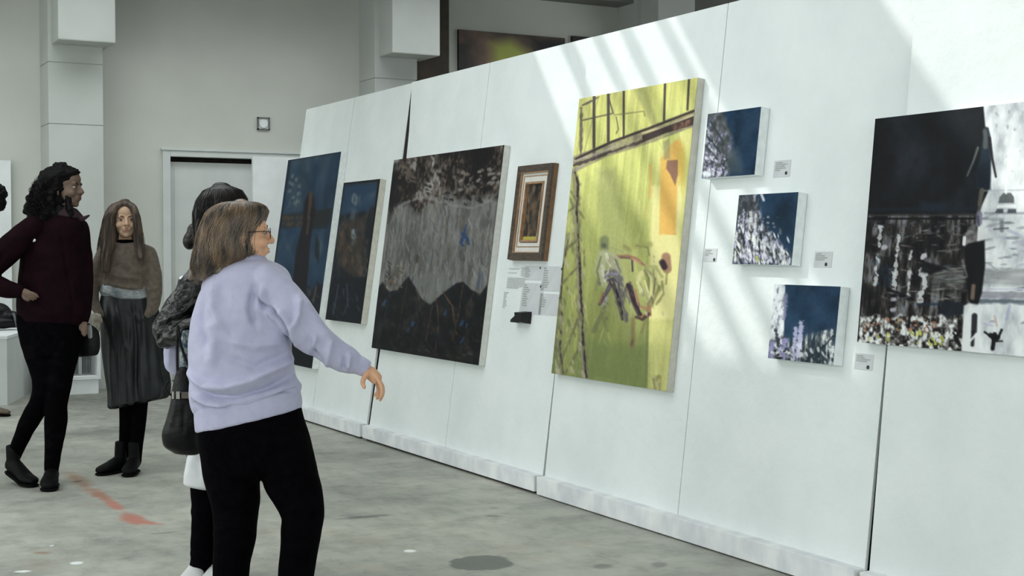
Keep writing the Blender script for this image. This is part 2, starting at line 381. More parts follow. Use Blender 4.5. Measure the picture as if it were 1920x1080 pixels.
panel('D', 2.53, 'nearest white display panel, carrying the big black and white painting', .007)

# ------------------------------------------------------------------ painted canvases
class Art:
    """a canvas painted in code; positions are read off as they appear and mapped onto the canvas"""
    def __init__(s, corners, key, nx, thick, seed=1, off=0.0, base=(128, 128, 128), margin=None):
        t = PAN[key][2]; s.t = t
        P = [hit(x, y, (1, 0, -t), XB-t*.1-off*math.hypot(1, t)) for x, y in corners]
        s.y0 = (P[0][1]+P[3][1])/2; s.y1 = (P[1][1]+P[2][1])/2; s.z1 = (P[0][2]+P[1][2])/2; s.z0 = (P[2][2]+P[3][2])/2
        s.off = off; s.thick = thick
        s.up = np.array([t, 0, 1])/math.hypot(t, 1); s.out = np.array([-1, 0, t])/math.hypot(t, 1)
        s.W = s.y0-s.y1; s.H = (s.z1-s.z0)*math.hypot(t, 1)
        s.nx = nx; s.ny = int(nx*s.H/s.W)
        s.u = np.linspace(0, 1, s.nx)[None, :].repeat(s.ny, 0); s.v = np.linspace(0, 1, s.ny)[:, None].repeat(s.nx, 1)
        # where each canvas point shows in the photograph
        Y = s.y0-(s.y0-s.y1)*s.u; Z = s.z1-(s.z1-s.z0)*s.v; X = XB+t*(Z-.1)-off
        d = np.stack([X, Y, Z], -1)-CAM; zz = d@F
        s.X = 960+FPX*(d@R)/zz; s.Y = 540-FPX*(d@U)/zz
        s.a = np.zeros((s.ny, s.nx, 3))+np.array(base, float)
        s.r = np.random.default_rng(seed)
    def ns(s, fx, fy, octv=4, gain=.55):
        """value noise with fx, fy cells across the canvas, 0..1"""
        out = np.zeros((s.ny, s.nx)); amp = 1; tot = 0
        for o in range(octv):
            cx, cy = max(1, int(fx)), max(1, int(fy)); g = s.r.random((cy+2, cx+2))
            gx = s.u*cx; gy = s.v*cy; ix = np.minimum(gx.astype(int), cx); iy = np.minimum(gy.astype(int), cy); tx = gx-ix; ty = gy-iy
            tx = tx*tx*(3-2*tx); ty = ty*ty*(3-2*ty)
            v = (g[iy, ix]*(1-tx)+g[iy, ix+1]*tx)*(1-ty)+(g[iy+1, ix]*(1-tx)+g[iy+1, ix+1]*tx)*ty
            out += amp*v; tot += amp; amp *= gain; fx *= 2; fy *= 2
        return np.clip((out/tot-.5)*1.7+.5, 0, 1)
    def put(s, m, c): s.a = s.a*(1-m[..., None])+np.array(c, float)*m[..., None]
    def putf(s, m, arr): s.a = s.a*(1-m[..., None])+arr*m[..., None]
    def ramp(s, v, stops):
        p = [q[0] for q in stops]; return np.stack([np.interp(v, p, [q[1][k] for q in stops]) for k in range(3)], -1)
    def line(s, pts, w, c, k=1.0, soft=1.2, w2=None, rag=0.0):
        if len(pts) == 1: pts = [pts[0], (pts[0][0]+.01, pts[0][1])]
        best = np.full(s.X.shape, 1e9); N = len(pts)-1
        for i in range(N):
            ax, ay = pts[i]; bx, by = pts[i+1]; dx, dy = bx-ax, by-ay; L = dx*dx+dy*dy+1e-9
            tt = np.clip(((s.X-ax)*dx+(s.Y-ay)*dy)/L, 0, 1)
            ww = w if w2 is None else w+(w2-w)*(i+tt)/N
            best = np.minimum(best, np.hypot(s.X-ax-tt*dx, s.Y-ay-tt*dy)-ww/2)
        if rag: best = best+(s.ns(30, 60, 2)-.5)*rag*w
        s.put(np.clip(.5-best/soft, 0, 1)*k, c)
    def poly(s, pts, c, k=1.0, soft=1.5, tex=None):
        ins = np.zeros(s.X.shape, bool); best = np.full(s.X.shape, 1e9); n = len(pts)
        for i in range(n):
            ax, ay = pts[i]; bx, by = pts[(i+1) % n]; dx, dy = bx-ax, by-ay; L = dx*dx+dy*dy+1e-9
            tt = np.clip(((s.X-ax)*dx+(s.Y-ay)*dy)/L, 0, 1); best = np.minimum(best, np.hypot(s.X-ax-tt*dx, s.Y-ay-tt*dy))
            cr = ((ay > s.Y) != (by > s.Y)) & (s.X < (bx-ax)*(s.Y-ay)/((by-ay) if by != ay else 1e-9)+ax); ins ^= cr
        sd = np.where(ins, best, -best); m = np.clip(.5+sd/soft, 0, 1)*k
        if tex is not None: m = m*tex
        s.put(m, c) if not hasattr(c, 'shape') or np.ndim(c) == 1 else s.putf(m, c)
    def dabs(s, n, box, size, cols, k=.9, elong=1.0, ang=0.0, weight=None):
        x0, y0, x1, y1 = box
        for _ in range(n):
            cx = s.r.uniform(x0, x1); cy = s.r.uniform(y0, y1); sz = size*s.r.uniform(.5, 1.4); c = cols[s.r.integers(len(cols))]
            if weight is not None and s.r.random() > weight(cx, cy): continue
            an = ang+s.r.normal()*.2; dx = (s.X-cx)*math.cos(an)+(s.Y-cy)*math.sin(an); dy = -(s.X-cx)*math.sin(an)+(s.Y-cy)*math.cos(an)
            d = np.hypot(dx/(elong*s.r.uniform(.7, 1.3)), dy)-sz/2
            s.put(np.clip(.5-d/1.3, 0, 1)*k, c)
    def build(s, name, label, cat='painting', edge=(205, 204, 196), group=None, rough=.45, front='canvas', parent=None, edgemat=None, inset=0.0):
        ctr = np.array([wx(s.t, (s.z0+s.z1)/2)-0, (s.y0+s.y1)/2, (s.z0+s.z1)/2])
        r = np.array([0, -1, 0]); n = s.out; up = s.up
        M = Matrix(((r[0], -n[0], up[0], ctr[0]), (r[1], -n[1], up[1], ctr[1]), (r[2], -n[2], up[2], ctr[2]), (0, 0, 0, 1)))
        root = parent or thing(name, label, cat, M=M, group=group)
        P = (ctr+n*(s.thick+s.off))[None, None, :]+(s.u-.5)[..., None]*s.W*r+(.5-s.v)[..., None]*s.H*up
        idx = np.arange(s.nx*s.ny).reshape(s.ny, s.nx)
        q = np.stack([idx[:-1, :-1], idx[1:, :-1], idx[1:, 1:], idx[:-1, 1:]], -1).reshape(-1, 4)
        Mi = rootinv(root); V = P.reshape(-1, 3)@Mi[:3, :3].T+Mi[:3, 3]
        me = bpy.data.meshes.new(front); me.vertices.add(len(V)); me.vertices.foreach_set('co', V.ravel())
        me.loops.add(q.size); me.loops.foreach_set('vertex_index', q.ravel()); me.polygons.add(len(q))
        me.polygons.foreach_set('loop_start', np.arange(0, q.size, 4)); me.polygons.foreach_set('loop_total', np.full(len(q), 4)); me.update(calc_edges=True)
        at = me.color_attributes.new('paint', 'FLOAT_COLOR', 'POINT')
        c = np.ones((len(V), 4)); c[:, :3] = lin(np.clip(s.a, 0, 255).reshape(-1, 3)); at.data.foreach_set('color', c.astype('f').ravel())
        m = bpy.data.materials.new('oil_paint'); m.use_nodes = True; nn = m.node_tree.nodes; ll = m.node_tree.links; b = nn['Principled BSDF']
        ca = nn.new('ShaderNodeVertexColor'); ca.layer_name = 'paint'; tc = nn.new('ShaderNodeTexCoord'); nz = nn.new('ShaderNodeTexNoise'); nz.inputs['Scale'].default_value = 60; nz.inputs['Detail'].default_value = 4
        ll.new(tc.outputs['Object'], nz.inputs[0]); mx = nn.new('ShaderNodeMix'); mx.data_type = 'RGBA'; mx.blend_type = 'OVERLAY'; mx.inputs[0].default_value = .18
        ll.new(ca.outputs[0], mx.inputs[6]); ll.new(nz.outputs['Fac'], mx.inputs[7]); ll.new(mx.outputs[2], b.inputs['Base Color'])
        b.inputs['Roughness'].default_value = rough; b.inputs['Specular IOR Level'].default_value = .10
        bp = nn.new('ShaderNodeBump'); bp.inputs['Strength'].default_value = .15; bp.inputs['Distance'].default_value = .003; ll.new(nz.outputs['Fac'], bp.inputs['Height']); ll.new(bp.outputs[0], b.inputs['Normal'])
        me.materials.append(m); o = bpy.data.objects.new(front, me); COL.objects.link(o); o.parent = root
        if s.thick > 0:
            hw, hh = s.W/2, s.H/2; V = []
            for sx in (-1, 1):
                for dd_ in (.002, s.thick+s.off-.0015):
                    for sz in (-1, 1): V.append(ctr+r*sx*hw+n*dd_+up*sz*hh)
            mk('stretcher', V, [[0, 1, 3, 2], [4, 6, 7, 5], [0, 4, 5, 1], [2, 3, 7, 6], [0, 2, 6, 4], [1, 5, 7, 3]], edgemat or mat('canvas_edge', edge, [min(255, v+12) for v in edge], 30, .8), root)
        return root
# ---- tall green painting
A = Art([(1100, 186), (1320, 150), (1264, 736), (1044.5, 700)], 'C', 250, .042, 3, base=(176, 186, 92))
n1 = A.ns(7, 3, 3); n2 = A.ns(26, 6, 3)
A.a = A.ramp(A.v*.9+(n1-.5)*.25, [(0, (198, 204, 108)), (.25, (200, 210, 112)), (.45, (176, 186, 98)), (.62, (150, 160, 84)), (.8, (124, 138, 74)), (1, (118, 132, 72))])
A.putf(np.clip(n2*1.4-.6, 0, 1)*.45, A.ramp(A.v, [(0, (226, 228, 140)), (.5, (196, 208, 108)), (1, (146, 152, 84))]))
st = A.ns(46, 3, 3); A.a = A.a*(1+.14*(st-.5))[..., None]
A.dabs(150, (1050, 200, 1310, 700), 5, [(206, 214, 118), (188, 200, 100), (214, 218, 136), (168, 178, 96)], .35, 7, 1.5)
# skylight bar shadows painted into the canvas as two darker bands
A.poly([(1130, 320), (1165, 318), (1215, 560), (1190, 640), (1150, 560)], (156, 164, 100), .6, 14)
A.poly([(1200, 170), (1222, 165), (1246, 235), (1236, 240)], (146, 152, 88), .7, 7)
A.poly([(1240, 290), (1316, 245), (1300, 735), (1225, 735), (1232, 520)], (214, 214, 124), .45, 6)
A.poly([(1232, 440), (1297, 440), (1268, 735), (1224, 728)], (204, 208, 118), .75, 3, tex=.45+.55*A.ns(22, 3, 2))
A.poly([(1234, 350), (1294, 350), (1280, 600), (1228, 600)], (228, 226, 146), .6, 8)
A.poly([(1227, 520), (1232, 520), (1227, 728), (1222, 727)], (98, 108, 60), .75, 2)
A.poly([(1112, 330), (1228, 420), (1224, 727), (1104, 708)], (128, 140, 72), .30, 20)
A.poly([(1120, 640), (1226, 650), (1224, 728), (1106, 710)], (112, 130, 70), .75, 20)
# orange streaks
A.line([(1232, 312), (1233, 340), (1231, 372)], 4, (214, 168, 78), .8, 3)
A.line([(1226, 385), (1224, 410)], 3, (198, 176, 92), .6, 3)
A.poly([(1252, 300), (1262, 285), (1276, 268), (1288, 262), (1298, 300), (1292, 350), (1284, 330), (1280, 440), (1249, 442), (1251, 340)], (220, 176, 80), .92, 4)
A.poly([(1284, 290), (1296, 268), (1300, 300), (1293, 370), (1287, 345)], (206, 190, 84), .7, 5)
A.poly([(1264, 303), (1284, 302), (1284, 330), (1279, 350), (1270, 330), (1262, 318)], (134, 102, 78), .95, 3)
A.poly([(1256, 268), (1268, 262), (1270, 300), (1258, 302)], (140, 140, 92), .7, 5)
A.line([(1262, 440), (1280, 441)], 3, (216, 170, 78), .9)
# upper window grid
for x0, x1, y1 in ((1126, 1126, 300), (1153, 1153, 270), (1182, 1182, 262), (1260, 1258, 228), (1305, 1302, 208)):
    A.line([(x0, 150), (x1, y1)], 4.2 if x0 > 1170 else 5.5, (62, 58, 56), .9, 2)
A.line([(1104, 200), (1125, 190), (1135, 184)], 3.4, (90, 84, 80), .9, 2, rag=.4)
A.line([(1102, 205), (1101, 295)], 5, (86, 80, 78), .85, 3, rag=.5)
A.line([(1104, 228), (1130, 222), (1162, 215), (1155, 190)], 2.6, (78, 74, 66), .85, 2)
A.line([(1168, 222), (1172, 245), (1168, 252)], 2.4, (92, 92, 66), .8, 2)
A.line([(1165, 218), (1220, 211), (1222, 220)], 2.2, (110, 112, 70), .75, 2)
A.line([(1134, 186), (1104, 300)], 2, (110, 110, 90), .4, 3)
# slanting beam
A.poly([(1086, 296), (1150, 270), (1315, 207), (1314, 240), (1240, 268), (1150, 296), (1088, 326)], (118, 112, 96), .85, 3, tex=.5+.5*A.ns(20, 60, 2))
A.line([(1092, 300), (1160, 268), (1230, 243), (1316, 210)], 4.5, (54, 48, 44), .95, 2)
A.line([(1090, 312), (1150, 290), (1215, 268)], 5, (70, 62, 58), .9, 2, rag=.6)
A.line([(1088, 304), (1120, 294), (1170, 275)], 2, (168, 160, 152), .8, 2)
A.line([(1086, 324), (1110, 312)], 3.5, (150, 142, 134), .8, 2, rag=.5)
A.line([(1217, 252), (1264, 240), (1314, 218)], 3, (196, 188, 132), .9, 2)
A.poly([(1217, 256), (1314, 220), (1314, 237), (1262, 252), (1217, 270)], (60, 50, 46), .95, 2)
A.poly([(1270, 239), (1308, 226), (1306, 238), (1275, 248)], (132, 96, 66), .85, 3, tex=A.ns(60, 80, 2))
# climbing stems on the left
for pts, w in (([(1088, 326), (1094, 345), (1092, 400), (1096, 470), (1100, 560), (1104, 640), (1110, 708)], 6.5), ([(1062, 560), (1064, 600), (1060, 650), (1066, 700)], 4.5), ([(1078, 440), (1066, 500), (1062, 560)], 3)):
    A.line(pts, w*2.0, (116, 114, 84), .6, 6, rag=.5); A.line([(x+2, y) for x, y in pts], w*.5, (56, 48, 50), .9, 2, rag=.9); A.line([(x-3, y+4) for x, y in pts], w*.3, (150, 148, 128), .7, 2, rag=.6)
for pts in ([(1075, 400), (1098, 385)], [(1072, 470), (1096, 450)], [(1060, 540), (1098, 500)], [(1060, 690), (1080, 640), (1096, 600)], [(1070, 706), (1100, 650)], [(1050, 640), (1068, 600)], [(1082, 360), (1094, 380)]):
    A.line(pts, 4, (104, 104, 74), .7, 3, rag=.6)
A.dabs(90, (1046, 380, 1110, 705), 5, [(170, 176, 100), (96, 100, 66), (146, 150, 100), (186, 184, 150)], .5, 3, 1.4)
# the two figures in the middle (loose brush marks)
A.line([(1146, 452), (1146, 466)], 17, (112, 124, 78), .95, 5); A.line([(1145, 462)], 9, (72, 80, 62), .8, 5)
A.line([(1143, 480), (1138, 505), (1146, 530)], 20, (178, 186, 138), .75, 8)
A.line([(1158, 488), (1168, 505), (1172, 528)], 18, (142, 146, 116), .8, 8)
A.line([(1150, 515), (1164, 512), (1176, 525), (1178, 555)], 11, (90, 92, 88), .9, 4)
A.line([(1160, 530), (1150, 550), (1137, 572)], 9, (74, 66, 66), .95, 3, 5); A.line([(1137, 570), (1143, 552)], 4, (150, 104, 76), .8, 3)
A.line([(1163, 535), (1172, 565), (1180, 600)], 9, (70, 64, 66), .9, 3, 5)
A.line([(1150, 572), (1136, 600), (1126, 622)], 9, (112, 118, 74), .85, 4); A.line([(1146, 600), (1151, 622)], 5, (112, 116, 70), .7, 4)
A.line([(1168, 484), (1190, 482), (1206, 487), (1224, 502)], 8, (140, 104, 76), .9, 3, 4); A.line([(1172, 484), (1196, 486)], 3, (70, 56, 60), .7, 3)
A.line([(1198, 488), (1199, 510)], 3.5, (64, 56, 60), .9, 2)
A.line([(1182, 466), (1232, 460)], 9, (156, 160, 84), .8, 6); A.line([(1184, 464), (1192, 470)], 8, (120, 124, 72), .7, 5)
A.line([(1262, 484), (1264, 506)], 17, (150, 116, 86), .95, 4); A.line([(1255, 494), (1259, 502)], 12, (48, 36, 42), .95, 4); A.line([(1264, 510), (1262, 534)], 4, (140, 138, 72), .8, 3)
for pts in ([(1222, 505), (1236, 515), (1250, 545)], [(1238, 508), (1240, 540), (1236, 570)], [(1210, 525), (1225, 560), (1236, 575)]):
    A.line(pts, 10, (178, 184, 112), .7, 6); A.line(pts, 3, (128, 132, 84), .7, 3)
A.line([(1250, 540), (1236, 568), (1226, 590)], 7, (126, 128, 70), .8, 4)
A.line([(1194, 540), (1200, 565), (1212, 592)], 11, (66, 56, 56), .95, 3, 8); A.line([(1203, 545), (1212, 575), (1228, 582), (1228, 570)], 4, (158, 108, 78), .85, 2.5)
A.line([(1188, 545), (1180, 570)], 6, (96, 98, 80), .8, 4)
A.line([(1214, 594), (1232, 592), (1230, 576)], 6, (148, 104, 74), .85, 3)
A.line([(1200, 600), (1200, 640), (1198, 652)], 8, (126, 118, 72), .9, 4); A.line([(1199, 640), (1197, 648)], 5, (100, 86, 66), .8, 3)
A.line([(1224, 600), (1216, 625)], 5, (118, 112, 66), .7, 3)
for pts, w, c in (([(1148, 474), (1160, 478), (1172, 486)], 7, (150, 158, 112)), ([(1139, 484), (1132, 508), (1138, 534)], 4, (112, 122, 84)), ([(1150, 478), (1156, 500), (1150, 520)], 5, (196, 202, 160)),
        ([(1142, 500), (1146, 528)], 7, (200, 204, 168)), ([(1168, 492), (1176, 512)], 5, (96, 104, 84)), ([(1148, 522), (1158, 514), (1170, 516)], 5, (128, 126, 134)), ([(1152, 528), (1162, 524), (1172, 532), (1174, 548)], 5, (66, 60, 72)),
        ([(1156, 538), (1146, 556)], 4, (110, 106, 118)), ([(1168, 545), (1174, 562), (1180, 590)], 4, (40, 34, 44)), ([(1176, 560), (1186, 590), (1188, 602)], 6, (92, 86, 90)), ([(1150, 560), (1142, 576)], 5, (148, 150, 140)),
        ([(1182, 556), (1186, 540), (1194, 532)], 5, (88, 82, 72)), ([(1190, 536), (1198, 552), (1206, 574), (1214, 590)], 6, (44, 36, 42)), ([(1186, 552), (1194, 566)], 5, (110, 108, 88)), ([(1216, 514), (1208, 530), (1214, 548)], 7, (190, 194, 124)),
        ([(1226, 500), (1244, 504), (1254, 520)], 6, (170, 176, 104)), ([(1242, 524), (1238, 552), (1228, 574)], 3, (112, 116, 70)), ([(1222, 528), (1230, 556)], 4, (204, 206, 140)), ([(1254, 530), (1258, 552), (1244, 572)], 4, (140, 142, 84)),
        ([(1206, 596), (1218, 600), (1230, 590)], 5, (60, 44, 44)), ([(1196, 486), (1214, 494)], 3, (176, 132, 96)), ([(1134, 520), (1130, 545)], 4, (130, 138, 86)), ([(1160, 466), (1180, 474)], 4, (140, 148, 96)), ([(1206, 462), (1228, 466), (1230, 480)], 3, (126, 132, 76))):
    A.line(pts, w, c, .85, 2.5, rag=.5)
A.dabs(60, (1132, 480, 1256, 600), 4, [(200, 204, 150), (120, 124, 90), (88, 82, 78), (160, 166, 108)], .45, 2.4, 1.1)
A.dabs(40, (1236, 706, 1252, 735), 4, [(136, 138, 78), (170, 170, 110)], .6, 2, 1.4)
A.line([(1238, 712), (1242, 730)], 3, (120, 124, 74), .7, 3)
A.a = np.clip((A.a*.92+A.a.mean(-1, keepdims=True)*.08)*1.05*np.array([.985, .955, 1.03]), 0, 255)
A.build('green_painting', 'tall yellow-green painting with two loosely brushed figures and an orange streak', edge=(188, 186, 176))

# ---- large dark painting with cloud, grey field and dark peaks
B = Art([(753, 300), (957, 276), (910, 686), (704, 653)], 'B', 250, .045, 5, base=(60, 60, 60))
n = B.ns(5, 5, 5, .65); n2 = B.ns(60, 40, 2)
B.a = B.ramp(n*.75+n2*.25, [(0, (20, 20, 24)), (.38, (34, 31, 32)), (.52, (64, 56, 52)), (.64, (92, 84, 78)), (.78, (140, 136, 132)), (1, (176, 174, 172))])
ys = B.Y+(B.X-753)*.13
m = np.clip((ys-382+ (B.ns(6, 3, 3)-.5)*36)/14, 0, 1)
gf = B.ramp(B.ns(50, 14, 3)*.7+B.ns(6, 4)*.3, [(0, (78, 78, 76)), (.35, (94, 94, 92)), (.55, (108, 108, 106)), (.75, (120, 120, 118)), (1, (132, 128, 122))]); B.putf(m, gf)
B.dabs(700, (735, 378, 945, 560), 2.2, [(140, 140, 138), (84, 86, 86), (120, 114, 104), (140, 140, 138), (104, 92, 80), (80, 84, 88)], .34, 3.2, 1.45)
B.dabs(150, (760, 288, 950, 385), 5, [(28, 26, 28), (46, 38, 34), (74, 62, 54), (20, 20, 22)], .55, 1.7, .5)
B.dabs(42, (875, 318, 950, 358), 4.5, [(150, 146, 142), (122, 112, 104), (96, 92, 90)], .65, 1.8, -.4)
B.dabs(20, (760, 312, 790, 345), 5, [(92, 84, 76), (110, 98, 88)], .55, 1.6, .4)
B.line([(753, 395), (770, 382), (800, 372), (830, 378), (862, 388), (900, 392), (930, 378), (950, 358)], 4, (138, 136, 132), .65, 4, rag=.8)
B.poly([(745, 310), (757, 305), (750, 395), (738, 420)], (24, 24, 28), .7, 8)
pk = [(703, 655), (720, 540), (728, 530), (740, 548), (756, 545), (777, 520), (790, 540), (800, 560), (818, 573), (832, 560), (850, 545), (868, 532), (880, 530), (896, 545), (912, 553), (925, 536), (925, 690)]
B.poly([(786, 530), (800, 516), (832, 508), (860, 530), (820, 574), (800, 560)], (112, 113, 112), .7, 6)
dk = B.ramp(B.ns(16, 22, 4), [(0, (16, 18, 22)), (.5, (26, 28, 32)), (.75, (40, 40, 42)), (1, (60, 54, 50))])
B.poly(pk, dk, .97, 3)
for pts, c in (([(841, 548), (860, 575), (868, 630)], (92, 72, 56)), ([(822, 575), (810, 640), (832, 670)], (70, 58, 50)), ([(880, 535), (872, 590), (860, 640)], (80, 64, 52)), ([(900, 550), (885, 590), (890, 640)], (62, 54, 52)), ([(776, 525), (765, 580), (755, 640)], (60, 50, 46)), ([(742, 550), (732, 600), (716, 650)], (46, 52, 64)), ([(830, 560), (834, 610), (828, 660)], (86, 66, 52)), ([(790, 560), (795, 600), (780, 660)], (44, 48, 56))):
    B.line(pts, 2.4, c, .8, 2, rag=.8)
B.dabs(90, (712, 560, 920, 680), 3, [(52, 44, 40), (30, 40, 56), (20, 22, 26), (70, 56, 48)], .6, 3.2, 1.2)
for p, w in (((733, 566), 6), ((787, 606), 8), ((779, 616), 6), ((848, 585), 6), ((880, 603), 8), ((888, 610), 6), ((880, 636), 8)): B.line([p, (p[0]-3, p[1]+6)], w*.7, (46, 74, 110), .85, 3, rag=.6)
B.dabs(26, (745, 640, 910, 680), 4, [(86, 72, 62), (96, 90, 86)], .5, 2, .3)
for pts, w in (([(885, 424), (882, 440), (878, 455)], 5), ([(880, 440), (888, 452), (890, 460)], 5), ([(874, 455), (880, 462)], 4)): B.line(pts, w, (44, 66, 104), .95, 2, rag=.6)
B.line([(915, 515), (908, 540)], 7, (66, 82, 104), .5, 5); B.line([(794, 482), (793, 492)], 5, (60, 54, 48), .8, 3)
for k in range(5): B.line([(738+k*1.5, 492+k*7), (744-k, 497+k*7)], 2, (40, 38, 38), .8, 2)
B.dabs(60, (735, 500, 770, 545), 3, [(112, 84, 62), (62, 56, 54), (140, 136, 130)], .7, 1.5, 1.2)
for k in range(130):
    cx, cy = B.r.uniform(735, 945), B.r.uniform(385, 560)
    if cy > 520 and not 785 < cx < 850: continue
    an = B.r.uniform(1.2, 1.9); L = B.r.uniform(5, 22); B.line([(cx, cy), (cx+L*.4*math.cos(an)+B.r.normal()*2, cy+L*.5*math.sin(an)), (cx+L*math.cos(an), cy+L*math.sin(an))], B.r.uniform(1, 2.2), [(62, 56, 50), (78, 82, 84), (146, 146, 144), (110, 94, 76), (54, 56, 60), (156, 158, 156)][B.r.integers(6)], .55, 1.5)
B.putf(np.clip((B.Y-560)/60, 0, 1)*.4, B.a*.6); B.putf((B.a.max(-1) < 60)*.4, B.a*.6)
B.build('dark_landscape_painting', 'large dark painting with a brown cloud, grey field and black peaks', edge=(196, 196, 190))

# ---- blue painting with an upright hand, far panel
D = Art([(554, 302), (652, 287), (598, 692), (500, 672)], 'A', 130, .058, 8, base=(38, 66, 92))
D.a = D.ramp(D.ns(7, 9, 4), [(0, (28, 50, 72)), (.5, (36, 64, 92)), (.8, (50, 76, 98)), (1, (70, 90, 100))])
D.poly([(565, 300), (595, 296), (585, 390), (548, 400)], (74, 90, 98), .6, 14, tex=D.ns(9, 16, 3)); D.poly([(615, 292), (640, 290), (625, 330), (612, 380)], (72, 90, 102), .5, 14)
for q in ((560, 332), (567, 340), (572, 352), (572, 365), (563, 372), (556, 360), (555, 345), (561, 348), (570, 380), (566, 384)): D.line([q], 7, (116, 128, 128), .7, 4, rag=.5)
D.line([(566, 350), (562, 366)], 7, (60, 78, 92), .8, 4)
D.poly([(541, 404), (636, 392), (632, 420), (536, 432)], (40, 44, 50), .85, 4); D.poly([(600, 398), (634, 394), (628, 430), (598, 432)], (32, 36, 42), .8, 4)
D.dabs(30, (543, 408, 585, 426), 5, [(78, 66, 54), (52, 54, 56)], .7, 1.5)
D.poly([(592, 362), (600, 366), (604, 395), (594, 460), (586, 560), (572, 640), (552, 610), (568, 470), (580, 420), (582, 385)], (26, 20, 28), .95, 4)
D.line([(595, 366), (594, 385), (590, 410)], 8, (92, 72, 58), .8, 4, 4); D.line([(592, 410), (588, 440)], 5, (84, 72, 62), .7, 3)
D.poly([(605, 440), (612, 460), (610, 495), (602, 480)], (26, 30, 38), .8, 4)
D.poly([(606, 535), (618, 535), (600, 692), (500, 672), (545, 590), (590, 560)], (28, 30, 38), .9, 6)
D.dabs(24, (575, 530, 612, 600), 4, [(74, 64, 58), (50, 60, 72), (24, 24, 30)], .7, 2, 1.2); D.line([(606, 540), (600, 565)], 4, (110, 92, 80), .6, 3)
D.line([(556, 304), (524, 510), (500, 668)], 4, (24, 34, 50), .8, 2); D.line([(555, 303), (651, 288)], 3, (40, 44, 52), .7, 2)
D.poly([(570, 600), (606, 600), (598, 692), (500, 672)], (18, 20, 26), .85, 10)
D.a = D.a*.84+D.a.mean(-1, keepdims=True)*.06
D.build('blue_painting', 'tall blue painting of a dark upright form, farthest along the panels', edge=(218, 222, 222))

# ---- small dark blue painting with a figure
E_ = Art([(656, 344), (723, 338.6), (689.5, 611), (621.5, 598.5)], 'A', 100, .05, 9, base=(30, 36, 44))
E_.a = E_.ramp(E_.ns(6, 9, 4), [(0, (18, 22, 28)), (.5, (28, 34, 42)), (.8, (46, 50, 56)), (1, (72, 66, 60))])
E_.poly([(657, 350), (722, 345), (712, 395), (648, 405)], (38, 66, 94), .9, 8); E_.poly([(668, 372), (716, 362), (712, 378), (660, 398)], (92, 104, 110), .6, 8, tex=E_.ns(8, 20, 3))
E_.line([(676, 366), (680, 372), (678, 385), (672, 380), (674, 368)], 4, (120, 128, 130), .7, 3); E_.line([(675, 398), (672, 410)], 9, (96, 106, 112), .6, 5)
E_.poly([(654, 420), (700, 405), (694, 500), (680, 525), (650, 500), (640, 470)], (84, 66, 52), .75, 9, tex=.35+.65*E_.ns(9, 20, 3))
E_.line([(675, 436), (675, 446)], 9, (132, 146, 152), .9, 4); E_.line([(674, 452), (672, 460)], 6, (80, 94, 104), .7, 4)
E_.poly([(706, 390), (716, 388), (700, 470), (692, 460)], (28, 28, 34), .8, 6)
E_.dabs(70, (634, 430, 705, 525), 4, [(110, 84, 58), (44, 38, 36), (86, 84, 66), (26, 28, 34)], .55, 2.5, 1.4)
E_.poly([(634, 525), (700, 520), (690, 611), (622, 598)], (20, 22, 30), .85, 5); E_.line([(646, 535), (640, 570), (636, 590)], 3, (58, 76, 96), .7, 3); E_.line([(662, 535), (664, 570), (656, 590)], 3, (62, 72, 86), .7, 3)
E_.dabs(26, (628, 535, 690, 600), 3, [(60, 70, 84), (40, 40, 46)], .6, 3, 1.3)
E_.line([(656, 345), (722, 339)], 5, (16, 18, 22), .8, 3); E_.line([(722, 340), (690, 610)], 4, (14, 14, 18), .8, 2)
E_.a = E_.a*.95
E_.build('small_blue_painting', 'small dark blue painting with a brown figure, right of the tall blue painting', edge=(190, 188, 176))

# ---- big black and white painting, nearest
K = Art([(1655.4, 224.5), (1970, 191), (1970, 675), (1621, 641)], 'D', 260, .04, 12, base=(30, 32, 36))
K.a = K.ramp(K.ns(5, 5, 4), [(0, (22, 24, 28)), (.5, (28, 30, 34)), (.8, (36, 40, 46)), (1, (44, 50, 58))])
K.poly([(1765, 215), (1862, 205), (1860, 330), (1845, 360), (1800, 270)], (48, 54, 62), .7, 30, tex=.3+.7*K.ns(8, 8, 3)); K.poly([(1740, 380), (1790, 385), (1780, 400), (1740, 398)], (40, 56, 74), .6, 10)
# dark lower field, broken by light flecks
low = K.ramp(K.ns(34, 14, 4), [(0, (22, 22, 26)), (.4, (40, 38, 40)), (.6, (62, 58, 56)), (.8, (88, 88, 90)), (1, (120, 120, 124))])
K.putf(np.clip((K.Y-402)/6, 0, 1)*(K.X < 1856), low)
K.line([(1642, 406), (1740, 406), (1850, 405)], 3, (70, 66, 64), .8, 2); K.line([(1642, 412), (1850, 412)], 4, (22, 24, 28), .9, 2)
K.dabs(40, (1650, 415, 1850, 445), 4, [(92, 94, 96), (60, 64, 70), (30, 32, 36)], .7, 3, 0)
for x, y0, y1, w in ((1664, 428, 465, 5), (1658, 480, 535, 6), (1698, 445, 480, 5), (1695, 480, 515, 6), (1690, 515, 545, 9), (1722, 475, 488, 6), (1721, 505, 525, 6), (1718, 530, 560, 6), (1745, 478, 486, 9), (1744, 505, 514, 8), (1747, 520, 550, 11), (1741, 552, 565, 8)):
    K.line([(x+1, y0), (x-2, y1)], w*.8, (206, 208, 208), .85, 2.5, rag=1.2)
for q in ((1670, 466), (1664, 428), (1745, 482), (1687, 563), (1688, 582)): K.line([q, (q[0]+4, q[1])], 7, (190, 190, 200), .8, 3, rag=.6)
K.poly([(1762, 512), (1822, 500), (1824, 545), (1760, 545)], (104, 106, 104), .75, 8, tex=.4+.6*K.ns(6, 60, 2)); K.dabs(40, (1765, 500, 1826, 565), 3, [(128, 130, 128), (74, 78, 82)], .6, 6, 0)
